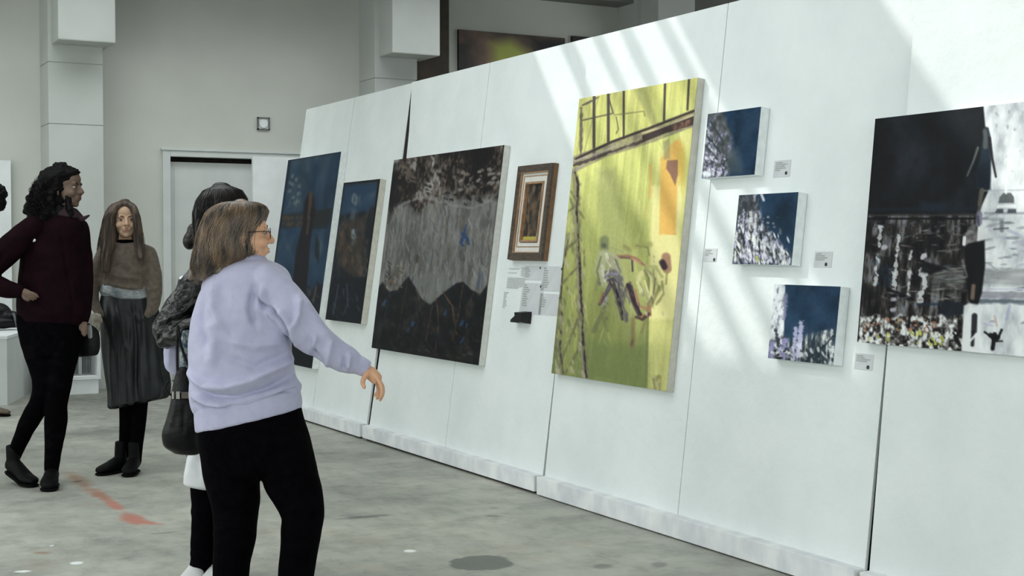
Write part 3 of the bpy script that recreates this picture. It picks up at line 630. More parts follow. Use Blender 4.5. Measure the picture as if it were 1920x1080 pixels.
K.poly([(1745, 490), (1790, 505), (1760, 516), (1740, 512)], (22, 24, 28), .9, 5); K.line([(1680, 545), (1722, 562)], 8, (22, 24, 30), .9, 4)
K.dabs(30, (1655, 480, 1690, 540), 6, [(38, 56, 72), (30, 40, 52)], .6, 1.6, 1.3)
K.poly([(1780, 568), (1822, 568), (1820, 600), (1776, 600)], (34, 42, 52), .9, 4); K.line([(1735, 572), (1776, 572)], 5, (40, 54, 72), .8, 3)
# bright scribbled foot of the picture
K.putf(np.clip((K.Y-583-K.ns(14, 4, 2)*12)/6, 0, 1)*(K.X < 1826), K.ramp(K.ns(46, 50, 3), [(0, (30, 28, 30)), (.35, (80, 76, 74)), (.55, (150, 150, 148)), (.75, (214, 216, 214)), (1, (236, 238, 236))]))
K.dabs(26, (1628, 600, 1770, 622), 6, [(196, 132, 104), (156, 100, 76), (58, 52, 50), (170, 140, 96)], .75, 1.3, .3)
K.dabs(32, (1628, 622, 1785, 650), 6, [(214, 216, 110), (176, 182, 90), (150, 156, 70), (228, 228, 160)], .8, 1.5, 1.2, lambda x, y: .95 if (x < 1640 or 1655 < x < 1682 or 1722 < x < 1782) else .1)
K.dabs(70, (1650, 420, 1820, 575), 2.5, [(110, 106, 104), (70, 60, 54), (52, 58, 64), (140, 138, 136)], .5, 7, .0)
K.dabs(26, (1625, 610, 1810, 655), 5, [(236, 238, 238), (40, 40, 44), (220, 220, 222)], .8, 1.6, 1.0)
K.line([(1722, 575), (1718, 615)], 5, (30, 28, 32), .9, 2.5); K.line([(1806, 635), (1815, 650)], 7, (20, 20, 24), .9, 3)
# white right part
wh = K.ramp(K.ns(16, 10, 4), [(0, (176, 180, 184)), (.4, (212, 218, 220)), (.7, (232, 236, 236)), (1, (240, 244, 244))])
K.poly([(1858, 195), (1980, 185), (1980, 680), (1818, 660), (1822, 600), (1840, 560), (1850, 400), (1868, 360), (1870, 300), (1862, 240)], wh, 1.0, 3)
K.dabs(40, (1862, 205, 1965, 330), 4, [(186, 196, 200), (150, 156, 160), (224, 228, 230)], .5, 1.5, 1.2)
K.dabs(90, (1862, 405, 1965, 610), 5, [(176, 176, 196), (206, 206, 216), (146, 150, 156), (226, 228, 232), (120, 126, 134)], .6, 4, 0)
K.poly([(1856, 505), (1980, 505), (1980, 540), (1856, 536)], (128, 130, 132), .8, 8, tex=.4+.6*K.ns(5, 60, 2)); K.line([(1852, 544), (1980, 544)], 3, (206, 204, 222), .9, 2); K.line([(1850, 566), (1980, 568)], 9, (82, 94, 104), .85, 5, rag=.3); K.poly([(1850, 548), (1980, 550), (1980, 562), (1850, 560)], (132, 132, 142), .7, 3)
K.line([(1862, 402), (1980, 402)], 4, (134, 136, 140), .7, 3); K.line([(1860, 360), (1980, 358)], 2, (170, 174, 180), .8, 2)
K.line([(1880, 595), (1884, 612)], 4, (196, 160, 140), .6, 3); K.line([(1908, 575), (1902, 600)], 6, (166, 164, 196), .7, 4)
K.poly([(1889, 372), (1896, 364), (1910, 364), (1916, 372), (1916, 383), (1887, 383)], (92, 96, 98), .95, 2); K.line([(1901, 350), (1901, 364)], 5, (240, 244, 244), .9, 2); K.poly([(1884, 386), (1920, 386), (1920, 392), (1884, 392)], (236, 240, 240), .9, 1.5); K.poly([(1884, 394), (1896, 394), (1896, 402), (1880, 402)], (70, 76, 84), .9, 2); K.poly([(1905, 394), (1920, 394), (1920, 402), (1903, 402)], (70, 76, 84), .9, 2)
K.line([(1893, 418), (1893, 434)], 8, (112, 116, 116), .8, 4); K.line([(1878, 432), (1905, 430)], 3, (86, 90, 96), .8, 2)
# standing figure
K.poly([(1858, 250), (1862, 240), (1868, 242), (1872, 258), (1873, 300), (1872, 340), (1870, 358), (1846, 356), (1844, 330), (1852, 300)], (40, 54, 68), .97, 3)
K.line([(1861, 248), (1863, 262), (1862, 278)], 8, (96, 98, 92), .8, 4); K.line([(1848, 280), (1840, 304), (1828, 332)], 5, (106, 112, 110), .8, 3, 3)
K.line([(1870, 262), (1875, 300), (1882, 334)], 6, (44, 44, 48), .95, 2.5, 4); K.poly([(1846, 320), (1871, 300), (1872, 358), (1846, 352)], (32, 40, 52), .8, 5)
K.line([(1856, 360), (1852, 382), (1850, 400)], 10, (98, 94, 86), .9, 4, 6); K.line([(1851, 404), (1850, 420)], 11, (120, 116, 138), .9, 4)
K.line([(1848, 408), (1850, 425)], 4, (60, 66, 76), .8, 3)
K.poly([(1820, 445), (1838, 420), (1862, 425), (1862, 466), (1823, 470)], (210, 208, 206), .6, 6, tex=K.ns(30, 30, 2)); K.line([(1823, 448), (1822, 460)], 6, (232, 234, 236), .9, 2)
K.poly([(1822, 466), (1830, 458), (1861, 452), (1862, 500), (1856, 550), (1848, 575), (1838, 578), (1830, 560), (1826, 505)], (24, 26, 30), .98, 4)
K.line([(1840, 538), (1838, 560)], 8, (132, 110, 96), .85, 4); K.line([(1819, 490), (1828, 520)], 4, (120, 120, 120), .6, 3)
K.poly([(1822, 575), (1832, 570), (1855, 574), (1850, 662), (1818, 660)], (228, 232, 232), .9, 4); K.line([(1842, 594), (1841, 622)], 11, (46, 48, 54), .95, 3); K.line([(1839, 624), (1838, 648)], 7, (36, 38, 42), .9, 3); K.line([(1846, 628), (1834, 640)], 4, (232, 236, 236), .9, 2)
for pts, w in (([(1861, 624), (1872, 632), (1878, 640)], 4), ([(1880, 628), (1876, 655)], 8), ([(1893, 620), (1884, 640)], 5), ([(1872, 630), (1886, 634)], 9), ([(1880, 641), (1894, 641)], 3)): K.line(pts, w, (26, 26, 30), .95, 2.5)
K.line([(1656, 226), (1640, 400), (1622, 640)], 4, (18, 18, 20), .8, 2); K.line([(1640, 395), (1850, 392)], 5, (36, 48, 62), .6, 6)
K.putf((K.a.max(-1) < 70)*.35, K.a*.5)
K.build('black_and_white_painting', 'big painting, black on the left and white on the right, nearest on the panels', edge=(226, 230, 230))

# ---- three small canvases
def small(corners, seed, kind, name, label):
    S = Art(corners, 'C', 120, .052, seed, base=(36, 58, 80)); xs = [c[0] for c in corners]; ys_ = [c[1] for c in corners]
    x0, x1, y0, y1 = min(xs), max(xs), min(ys_), max(ys_)
    S.a = S.ramp(S.ns(5, 5, 4), [(0, (26, 44, 62)), (.5, (34, 58, 82)), (1, (44, 66, 88))])
    lt = S.ramp(S.ns(22, 16, 3), [(0, (44, 48, 54)), (.35, (84, 86, 92)), (.6, (150, 150, 164)), (.85, (206, 206, 220)), (1, (232, 234, 238))])
    if kind == 0:
        S.poly([(1343, 215), (1370, 210), (1388, 260), (1392, 300), (1376, 336), (1330, 340)], S.ramp(S.ns(14, 12, 3), [(0, (58, 62, 64)), (.5, (88, 90, 90)), (.8, (126, 126, 146)), (1, (160, 160, 190))]), .92, 14)
        S.poly([(1340, 240), (1352, 250), (1368, 290), (1384, 320), (1378, 338), (1330, 338)], lt, .8, 10)
        for a, b_ in (((1340, 255), (1364, 285)), ((1338, 275), (1362, 302)), ((1350, 232), (1372, 268))): S.line([a, b_], 4, (56, 64, 66), .9, 3)
        S.line([(1368, 215), (1384, 255)], 4, (92, 92, 86), .7, 4); S.poly([(1378, 290), (1400, 280), (1408, 325), (1380, 334)], (72, 84, 90), .7, 14)
        S.dabs(130, (1334, 240, 1384, 336), 3, [(176, 176, 206), (220, 220, 232), (96, 96, 108), (64, 68, 72), (136, 134, 166)], .75, 1.6, .9, lambda x, y: 1 if x-1334 < (y-225)*.5 else .15)
        S.line([(1338, 328), (1346, 330)], 9, (226, 232, 236), .9, 4)
    if kind == 1:
        S.poly([(1402, 372), (1436, 366), (1446, 420), (1500, 480), (1501, 500), (1388, 497)], lt, .95, 10)
        S.poly([(1402, 370), (1430, 368), (1436, 400), (1398, 410)], (58, 64, 68), .75, 8)
        for x, ya, yb, w in ((1412, 395, 440, 4), (1425, 400, 450, 5), (1434, 405, 460, 4), (1405, 420, 480, 4), (1418, 440, 490, 5), (1444, 440, 480, 4), (1452, 450, 492, 4), (1398, 440, 490, 4)):
            S.line([(x, ya), (x-3, yb)], w, [(226, 228, 224), (40, 44, 48), (186, 184, 206)][int(x) % 3], .85, 2.5, rag=.8)
        S.dabs(230, (1390, 425, 1500, 500), 3, [(232, 236, 234), (40, 44, 48), (190, 188, 214), (120, 124, 122), (226, 230, 228)], .8, 3.0, 1.45, lambda x, y: 1 if y-430 > (x-1430)*.75 else .1)
        S.dabs(14, (1446, 405, 1480, 445), 4, [(150, 152, 158), (96, 104, 112)], .7, 1.3); S.line([(1445, 368), (1449, 378)], 5, (210, 212, 224), .9, 3)
        S.dabs(18, (1480, 475, 1500, 500), 3.5, [(230, 232, 232), (190, 192, 194)], .9, 2.0, 1.5); S.line([(1436, 484), (1438, 492)], 4, (176, 186, 90), .8, 3)
        S.poly([(1470, 390), (1505, 385), (1503, 440), (1470, 430)], (30, 44, 58), .6, 14)
    if kind == 2:
        S.poly([(1470, 533), (1490, 534), (1487, 640), (1500, 690), (1455, 680)], S.ramp(S.ns(18, 14, 3), [(0, (120, 126, 134)), (.4, (206, 210, 214)), (1, (234, 238, 238))]), .97, 3)
        S.poly([(1459, 640), (1490, 630), (1512, 690), (1455, 680)], lt, .9, 6)
        S.poly([(1490, 640), (1586, 620), (1582, 690), (1500, 690)], S.ramp(S.ns(26, 8, 3), [(0, (34, 44, 54)), (.45, (60, 70, 76)), (.75, (120, 124, 126)), (1, (224, 228, 226))]), .85, 12)
        for a, b_, w, c in (((1520, 608), (1516, 650), 8, (186, 184, 214)), ((1510, 618), (1507, 665), 6, (176, 174, 204)), ((1516, 650), (1514, 684), 8, (206, 206, 226)), ((1504, 655), (1504, 684), 6, (190, 190, 216)), ((1492, 555), (1488, 600), 6, (122, 122, 150)), ((1566, 622), (1562, 645), 5, (214, 216, 214)), ((1578, 622), (1575, 642), 5, (206, 208, 206)), ((1579, 655), (1576, 682), 8, (222, 228, 228)), ((1530, 650), (1528, 676), 5, (130, 132, 124)), ((1490, 640), (1484, 680), 9, (146, 144, 186)), ((1472, 620), (1478, 650), 6, (40, 46, 56)), ((1464, 645), (1462, 672), 9, (150, 148, 190))):
            S.line([a, b_], w, c, .85, 3, rag=.6)
        S.line([(1532, 676), (1564, 650), (1580, 632)], 3, (30, 40, 50), .9, 2)
        S.dabs(60, (1500, 655, 1580, 690), 4, [(216, 218, 220), (50, 58, 66), (150, 152, 156), (34, 42, 52)], .75, 2, 1.4); S.dabs(24, (1458, 655, 1500, 685), 4.5, [(30, 32, 38), (230, 232, 234), (160, 158, 196)], .8, 1.3)
        S.line([(1466, 560), (1464, 600)], 2, (150, 156, 164), .7, 2, rag=1)
    S.build(name, label, edge=(222, 228, 228), group='three small canvases hung in a slanting row')
small([(1343, 217), (1443.6, 204), (1431.6, 331), (1333, 336.5)], 21, 0, 'small_canvas', 'small square canvas, topmost of the three, grey lilac left half and plain blue right')
small([(1402.7, 368), (1514, 364), (1501.6, 500), (1390, 497)], 22, 1, 'small_canvas', 'small square canvas, middle of the three, blue above white drips')
small([(1470.7, 535), (1593, 540), (1581, 686.5), (1457, 673)], 23, 2, 'small_canvas', 'small square canvas, lowest of the three, with a white left strip')

# ---- framed picture
def frame_bars(root, name, y0, y1, z0, z1, t, w, d0, d1, m, off=0, slope=0.0):
    up = np.array([t, 0, 1])/math.hypot(t, 1); out = np.array([-1, 0, t])/math.hypot(t, 1)
    def P(y, z, d): return np.array([wx(t, z), y, z])+out*d
    V = []
    for (y, z), (yi, zi) in (((y0, z0), (y0-w, z0+w)), ((y1, z0), (y1+w, z0+w)), ((y1, z1), (y1+w, z1-w)), ((y0, z1), (y0-w, z1-w))):
        V += [P(y, z, d0), P(y, z, d1), P(yi, zi, d1-slope), P(yi, zi, d0)]
    Fc = []
    for k in range(4):
        a, b_ = 4*k, 4*((k+1) % 4)
        for j in range(4): Fc.append([a+j, b_+j, b_+(j+1) % 4, a+(j+1) % 4])
    return mk(name, V, Fc, m, root)
Fp = Art([(985, 314), (1047, 308), (1033, 488), (964, 485)], 'B', 20, 0, 31)
y0, y1, z0, z1, t = 7.27, 6.865, 1.29, 1.845, PAN['B'][2]
zc = (z0+z1)/2; yc = (y0+y1)/2
M = Matrix.Translation((wx(t, zc), yc, zc))
root = thing('framed_picture', 'small brown portrait in a wide dark frame with pale mount, between two big paintings', 'framed picture', M=M)
M_frame = mat('dark_walnut', (58, 50, 44), (84, 72, 60), 20, .4, stretch=(1, 1, 4)); M_gilt = mat('old_gilt', (140, 108, 80), (166, 134, 104), 30, .45)
M_frame_side = mat('brown_wood', (96, 72, 50), (122, 92, 62), 14, .5)
frame_bars(root, 'outer_frame', y0, y1, z0, z1, t, .040, .012, .045, M_frame, slope=.004)
frame_bars(root, 'frame_back', y0+.002, y1-.002, z0-.002, z1+.002, t, .03, .001, .030, M_frame_side)
frame_bars(root, 'gilt_edge', y0-.04, y1+.04, z0+.04, z1-.04, t, .006, .012, .040, M_gilt)
frame_bars(root, 'mount', y0-.046, y1+.046, z0+.046, z1-.046, t, .055, .010, .026, mat('cream_mount', (206, 206, 198), (214, 213, 206), 10, .8))
frame_bars(root, 'inner_line', y0-.062, y1+.062, z0+.075, z1-.06, t, .005, .012, .029, M_gilt)
frame_bars(root, 'inner_gilt_frame', y0-.095, y1+.095, z0+.105, z1-.098, t, .012, .012, .034, M_gilt)
class Sub(Art):
    pass
Q = Art.__new__(Art); Q.t = t; Q.y0 = y0-.105; Q.y1 = y1+.105; Q.z1 = z1-.106; Q.z0 = z0+.113; Q.off = .0; Q.thick = .0
Q.up = np.array([t, 0, 1])/math.hypot(t, 1); Q.out = np.array([-1, 0, t])/math.hypot(t, 1); Q.W = Q.y0-Q.y1; Q.H = (Q.z1-Q.z0)*math.hypot(t, 1); Q.nx = 50; Q.ny = 90
Q.u = np.linspace(0, 1, 50)[None, :].repeat(90, 0); Q.v = np.linspace(0, 1, 90)[:, None].repeat(50, 1); Q.r = np.random.default_rng(4); Q.X = Q.u*50; Q.Y = Q.v*90
Q.a = Q.ramp(Q.ns(6, 8, 4), [(0, (38, 36, 36)), (.5, (62, 59, 56)), (.75, (88, 80, 70)), (1, (122, 98, 78))])
Q.dabs(40, (8, 20, 42, 80), 6, [(84, 76, 66), (52, 48, 44), (120, 92, 66)], .6, 2.5, 1.4); Q.line([(26, 14), (27, 22)], 12, (34, 32, 32), .8, 5); Q.line([(26, 26), (28, 60)], 12, (98, 84, 68), .5, 8)
Q.line([(2, 86), (48, 86)], 6, (186, 176, 84), .95, 2)
Q.off = .014
Q.build('', '', parent=root, front='picture', rough=.5)
G().add([np.array([wx(t, z), y, z])+Q.out*d for y in (y0-.01, y1+.01) for z in (z0+.01, z1-.01) for d in (.002, .011)], [[0, 1, 3, 2], [4, 6, 7, 5], [0, 4, 5, 1], [2, 3, 7, 6], [0, 2, 6, 4], [1, 5, 7, 3]]).mk('backing', M_frame, root)

# ---- labels on the panels
M_card = mat('label_card', (196, 200, 202), (204, 208, 210), 12, .8); M_ink = mat('grey_ink', (154, 160, 156), (168, 172, 168), 60, .9); M_dot = mat('dark_sticker', (52, 54, 54), (66, 68, 66), 30, .7); M_lightink = mat('pale_ink', (176, 180, 180), (188, 192, 191), 60, .9)
def card(key, box, name, label, lines, dot=None, group=None, sheet=True, cat='label'):
    t = PAN[key][2]; out = np.array([-1, 0, t])/math.hypot(t, 1)
    def pt(x, y): return hit(x, y, (1, 0, -t), XB-t*.1)
    a = pt(box[0], box[1]); b_ = pt(box[2], box[3]); ym, zm = (a[1]+b_[1])/2, (a[2]+b_[2])/2
    W = a[1]-b_[1]; Hh = a[2]-b_[2]
    root = thing(name, label, cat, (wx(t, zm), ym, zm), group=group)
    def rect(u0, v0, u1, v1, d0, d1, nm, m):
        V = []
        for u in (u0, u1):
            for v in (v0, v1):
                for d in (d0, d1): yy = a[1]-W*u; zz = a[2]-Hh*v; V.append(np.array([wx(t, zz), yy, zz])+out*d)
        return V
    Fb = [[0, 1, 3, 2], [4, 6, 7, 5], [0, 4, 5, 1], [2, 3, 7, 6], [0, 2, 6, 4], [1, 5, 7, 3]]
    if sheet: G().add(rect(0, 0, 1, 1, .0002, .0022, '', None), Fb).mk('card', M_card, root)
    g = G()
    for (u0, v0, u1, v1) in lines: g.add(rect(u0, v0, u1, v1, .0018 if sheet else .0002, .0028, '', None), Fb)
    g.mk('printed_lines', M_ink if sheet else M_lightink, root)
    if dot:
        cy, cz = a[1]-W*dot[0], a[2]-Hh*dot[1]; r = dot[2]; V = []; c0 = np.array([wx(t, cz), cy, cz])
        for k in range(16):
            an = 2*math.pi*k/16
            for d in (.002, .0035): V.append(c0+np.array([0, 1, 0])*math.cos(an)*r+Q.up*math.sin(an)*r*1.0+out*d)
        Fc = [[2*k, 2*((k+1) % 16), 2*((k+1) % 16)+1, 2*k+1] for k in range(16)]+[[2*k+1 for k in range(16)]]
        G().add(V, Fc).mk('sticker', M_dot, root)
def rows(u0, v0, v1, widths):
    n = len(widths); h = (v1-v0)/n; return [(u0, v0+h*i, u0+w, v0+h*(i+.62)) for i, w in enumerate(widths)]
card('B', (984, 498, 1016, 526), 'wall_label', 'upper left grey text card under the framed picture', rows(.10, .10, .85, [.16, .22, .24, .18, .26, .22]), (.86, .14, .007), group='text cards under the framed picture')
card('B', (1019, 499, 1054, 547), 'wall_label', 'upper right grey text card under the framed picture', rows(.06, .06, .92, [.12, .2, .22, .2, .22, .24, .3, .26, .24]), (.88, .10, .007), group='text cards under the framed picture')
card('B', (980.5, 530, 1014, 591), 'wall_label', 'lower left grey text card under the framed picture, tallest', rows(.08, .05, .78, [.14, .22, .3, .28, .2, .2, .24, .2, .22, .24]), (.86, .10, .007), group='text cards under the framed picture')
card('B', (1014, 550, 1050, 593), 'wall_label', 'lower right grey text card under the framed picture', rows(.06, .08, .68, [.10, .16, .26, .24, .22, .2]), (.9, .17, .007), group='text cards under the framed picture')
card('B', (951, 499, 980, 586), 'wall_text', 'faint printed text stuck on the panel below left of the framed picture', [(.12, .045, .62, .065), (.1, .14, .5, .155)]+rows(.1, .25, .5, [.8, .84, .82, .84, .8, .76, .55])+rows(.02, .58, .95, [.2, .12, .14, .1, .14, .12, .16, .1])+rows(.72, .02, .22, [.22, .24, .2, .22, .2]), sheet=False, cat='text')
card('C', (1321, 466, 1343, 491), 'wall_label', 'small white label just right of the green painting', rows(.1, .1, .6, [.5, .4, .6, .3]), (.86, .84, .008), group='small labels beside the paintings')
card('C', (1453, 302, 1481, 331), 'wall_label', 'small white label right of the topmost small canvas', rows(.1, .1, .66, [.4, .7, .55, .62, .3]), (.78, .78, .008), group='small labels beside the paintings')
card('C', (1529, 472, 1559, 502), 'wall_label', 'small white label right of the middle small canvas', rows(.08, .1, .6, [.3, .5, .66, .5]), (.7, .8, .008), group='small labels beside the paintings')
card('C', (1605, 662, 1636, 695), 'wall_label', 'small white label right of the lowest small canvas', rows(.08, .1, .55, [.35, .45, .75, .6]), (.76, .82, .008), group='small labels beside the paintings')

# small black object fixed under the cards
t = PAN['B'][2]; a = hit(971, 585, (1, 0, -t), XB-t*.1)
root = thing('wall_bracket', 'small black wedge-shaped holder fixed to the panel under the text cards', 'holder', (wx(t, .96), 7.06, .96))
z0_, z1_ = .925, .995
V = []
for y in (7.055, 6.975):
    V += [(wx(t, z0_), y, z0_), (wx(t, z1_), y, z1_), (wx(t, z1_)-.075, y, z1_-.004), (wx(t, z0_)-.06, y, z0_+.012)]
G().add(V, [[0, 1, 2, 3], [4, 7, 6, 5], [0, 4, 5, 1], [1, 5, 6, 2], [2, 6, 7, 3], [3, 7, 4, 0]]).mk('housing', M_black, root)
V = []
for y in (7.135, 7.052): V += [(wx(t, .93), y, .93), (wx(t, .96), y, .96 if y < 7.1 else .94), (wx(t, .95)-.05, y, .945 if y > 7.1 else .985), (wx(t, .93)-.05, y, .93)]
G().add(V, [[0, 1, 2, 3], [4, 7, 6, 5], [0, 4, 5, 1], [1, 5, 6, 2], [2, 6, 7, 3], [3, 7, 4, 0]]).mk('arm', M_black, root)

# paintings hung high on the back wall, showing over the panels
def wallpic(x0, x1, z0, z1, name, label, fn, seed):
    W = x1-x0; H = z1-z0; nx, ny = 110, 90; r = np.random.default_rng(seed)
    S = Art.__new__(Art); S.nx, S.ny = nx, ny; S.u = np.linspace(0, 1, nx)[None, :].repeat(ny, 0); S.v = np.linspace(0, 1, ny)[:, None].repeat(nx, 1); S.r = r; S.X = S.u*100; S.Y = S.v*100; S.a = np.zeros((ny, nx, 3))
    fn(S)
    M = Matrix(((1, 0, 0, (x0+x1)/2), (0, 1, 0, YW-.04), (0, 0, 1, (z0+z1)/2), (0, 0, 0, 1)))
    S.t = 0; S.W = W; S.H = H; S.thick = 0; S.off = 0
    root = thing(name, label, 'painting', M=M)
    Pp = np.stack([x0+S.u*W, np.full_like(S.u, YW-.041), z1-S.v*H], -1).reshape(-1, 3)
    idx = np.arange(nx*ny).reshape(ny, nx); q = np.stack([idx[:-1, :-1], idx[1:, :-1], idx[1:, 1:], idx[:-1, 1:]], -1).reshape(-1, 4)
    m = bpy.data.materials.new('oil_paint'); m.use_nodes = True; nn = m.node_tree.nodes; ca = nn.new('ShaderNodeVertexColor'); ca.layer_name = 'paint'; m.node_tree.links.new(ca.outputs[0], nn['Principled BSDF'].inputs['Base Color']); nn['Principled BSDF'].inputs['Roughness'].default_value = .6
    o = mk('canvas', Pp, q.tolist(), m, root); at = o.data.color_attributes.new('paint', 'FLOAT_COLOR', 'POINT'); c = np.ones((nx*ny, 4)); c[:, :3] = lin(np.clip(S.a, 0, 255).reshape(-1, 3)); at.data.foreach_set('color', c.astype('f').ravel())
    G().box(x0, x1, YW-.04, YW-.002, z0, z1).mk('stretcher', M_darkedge, root)
def f1(S):
    S.a = S.ramp(S.ns(4, 4, 4), [(0, (34, 36, 40)), (.5, (52, 48, 46)), (1, (96, 78, 70))])
    S.poly([(14, 5), (60, 0), (70, 40), (40, 70), (16, 60)], (128, 104, 90), .8, 20); S.poly([(30, 14), (48, 8), (64, 20), (66, 42), (48, 62), (32, 46)], (164, 172, 86), 1, 14); S.poly([(70, 5), (100, 3), (100, 30), (74, 26)], (26, 27, 32), .9, 10)
wallpic(6.92, 8.30, 2.85, 3.80, 'high_painting', 'dark painting with a yellow-green patch hung high on the back wall', f1, 41)
def f2(S): S.a = S.ramp(S.ns(4, 4, 4), [(0, (26, 26, 30)), (.6, (40, 36, 38)), (1, (96, 60, 56))])
wallpic(8.40, 9.0, 2.95, 3.835, 'high_painting', 'near-black painting hung high beside the one with the yellow-green patch', f2, 42)

# ------------------------------------------------------------------ figures
bm_ = bmesh.new(); bmesh.ops.create_icosphere(bm_, subdivisions=3, radius=1)
bm_.verts.ensure_lookup_table()
ICO_V = np.array([v.co[:] for v in bm_.verts]); ICO_F = [[v.index for v in f.verts] for f in bm_.faces]; bm_.free()

def rounded_tube(secs, seg=24, cap=True):
    """secs: list of (centre, width vector, depth vector); closed tube with rounded ends"""
    C_ = [np.array(s[0]) for s in secs]; A_ = [np.array(s[1]) for s in secs]; B_ = [np.array(s[2]) for s in secs]
    # resample smoothly (Catmull-Rom)
    def cr(L):
        out = []; n = len(L)
        for i in range(n-1):
            p0, p1, p2, p3 = L[max(i-1, 0)], L[i], L[i+1], L[min(i+2, n-1)]
            for k in range(4):
                t = k/4; out.append(.5*((2*p1)+(-p0+p2)*t+(2*p0-5*p1+4*p2-p3)*t*t+(-p0+3*p1-3*p2+p3)*t**3))
        out.append(L[-1]); return out
    C_, A_, B_ = cr(C_), cr(A_), cr(B_)
    if cap:
        def capr(c0, c1, a, b, rev):
            d = c0-c1; L = np.linalg.norm(d); d = d/(L+1e-9); r = min(np.linalg.norm(a), np.linalg.norm(b))*cap; out = []
            for k in (1, 2, 3):
                an = k*math.pi/2/3.4; out.append((c0+d*r*math.sin(an), a*math.cos(an), b*math.cos(an)))
            return out
        st = capr(C_[0], C_[1], A_[0], B_[0], 1)[::-1]; en = capr(C_[-1], C_[-2], A_[-1], B_[-1], 0)
        S = st+list(zip(C_, A_, B_))+en
    else: S = list(zip(C_, A_, B_))
    V = []; th_ = np.arange(seg)*2*math.pi/seg
    for c, a, b in S: V.append(c+np.outer(np.cos(th_), a)+np.outer(np.sin(th_), b))
    V = np.concatenate(V); n = len(S); Fc = []
    for i in range(n-1):
        for k in range(seg): Fc.append([i*seg+k, i*seg+(k+1) % seg, (i+1)*seg+(k+1) % seg, (i+1)*seg+k])
    Fc.append(list(range(seg))[::-1]); Fc.append([(n-1)*seg+k for k in range(seg)])
    return V, Fc

class Fig:
    def __init__(s, z0): s.z = z0; s.k = z0/FPX
    def P(s, x, y, d=0): return CAM+(F*FPX+R*(x-960)-U*(y-540))*((s.z+d*s.k)/FPX)
    def sec(s, xl, yl, xr, yr, hd, d=0, yaw=0):
        """cross-section given by its left and right outline points"""
        a = s.P(xl, yl, d); b = s.P(xr, yr, d); w = (b-a)/2; n = np.cross(w/np.linalg.norm(w), U); n = F-(F@w)*w/(w@w); n = n/np.linalg.norm(n)
        return ((a+b)/2, w, n*hd*s.k)
    def torso(s, rws, shrink=0, **kw): return rounded_tube([s.sec(r[0]+shrink, r[1], r[2]-shrink, r[3], r[4]-shrink*.9, *(r[5:])) for r in rws], 36, **({'cap': .5} | kw))
    def limb(s, pts, sh=1.0, seg=20, cap=1.0):
        P_ = [s.P(*p[:3]) for p in pts]; out = []
        for i, p in enumerate(pts):
            t = P_[min(i+1, len(P_)-1)]-P_[max(i-1, 0)]; t = t/np.linalg.norm(t)
            w = np.cross(t, F); w = w/np.linalg.norm(w); dv = np.cross(w, t)
            hw = p[3]; hd = p[4] if len(p) > 4 else hw
            out.append((P_[i], w*hw*s.k*sh, dv*hd*s.k*sh))
        return rounded_tube(out, seg, cap)
    def ball(s, x, y, d, rx, ry, rz=None, tilt=0):
        rz = rx if rz is None else rz
        c, sn = math.cos(tilt), math.sin(tilt); A_ = R*c-U*sn; B_ = R*sn+U*c
        return s.P(x, y, d)+ICO_V@np.array([A_*rx, B_*ry, F*rz])*s.k, ICO_F

def evalmesh(o):
    dg = bpy.context.evaluated_depsgraph_get(); e = o.evaluated_get(dg); me = bpy.data.meshes.new_from_object(e); return me
def organic(name, prims, m, parent, voxel=.006, smooth=4, sf=.5, fn=None, after=2):
    """fuse closed shapes to one continuous skin, smooth it, then shape its folds"""
    g = G()
    for V, Fc in prims: g.add(V, Fc)
    o = g.mk(name, m, parent); me0 = o.data
    bm = bmesh.new(); bm.from_mesh(me0); bmesh.ops.recalc_face_normals(bm, faces=bm.faces[:]); bm.to_mesh(me0); bm.free()
    r = o.modifiers.new('r', 'REMESH'); r.mode = 'VOXEL'; r.voxel_size = voxel
    if smooth: q = o.modifiers.new('s', 'SMOOTH'); q.iterations = smooth; q.factor = sf
    me = evalmesh(o); o.modifiers.clear(); o.data = me; bpy.data.meshes.remove(me0); me.name = name
    if fn is not None:
        n = len(me.vertices); V = np.zeros(n*3); me.vertices.foreach_get('co', V); V = V.reshape(-1, 3); N = np.zeros(n*3); me.vertices.foreach_get('normal', N); N = N.reshape(-1, 3)
        M = rootinv(parent); Mi = np.linalg.inv(M); W = V@Mi[:3, :3].T+Mi[:3, 3]; NW = N@Mi[:3, :3].T
        d = fn(W, NW); W = W+(NW*d[:, None] if d.ndim == 1 else d); V = W@M[:3, :3].T+M[:3, 3]
        me.vertices.foreach_set('co', V.ravel()); me.update()
        if after:
            q = o.modifiers.new('s', 'SMOOTH'); q.iterations = after; q.factor = .5; me2 = evalmesh(o); o.modifiers.clear(); o.data = me2; bpy.data.meshes.remove(me); me = me2; me.name = name
    me.polygons.foreach_set('use_smooth', [True]*len(me.polygons))
    if not me.materials: me.materials.append(m)
    return o

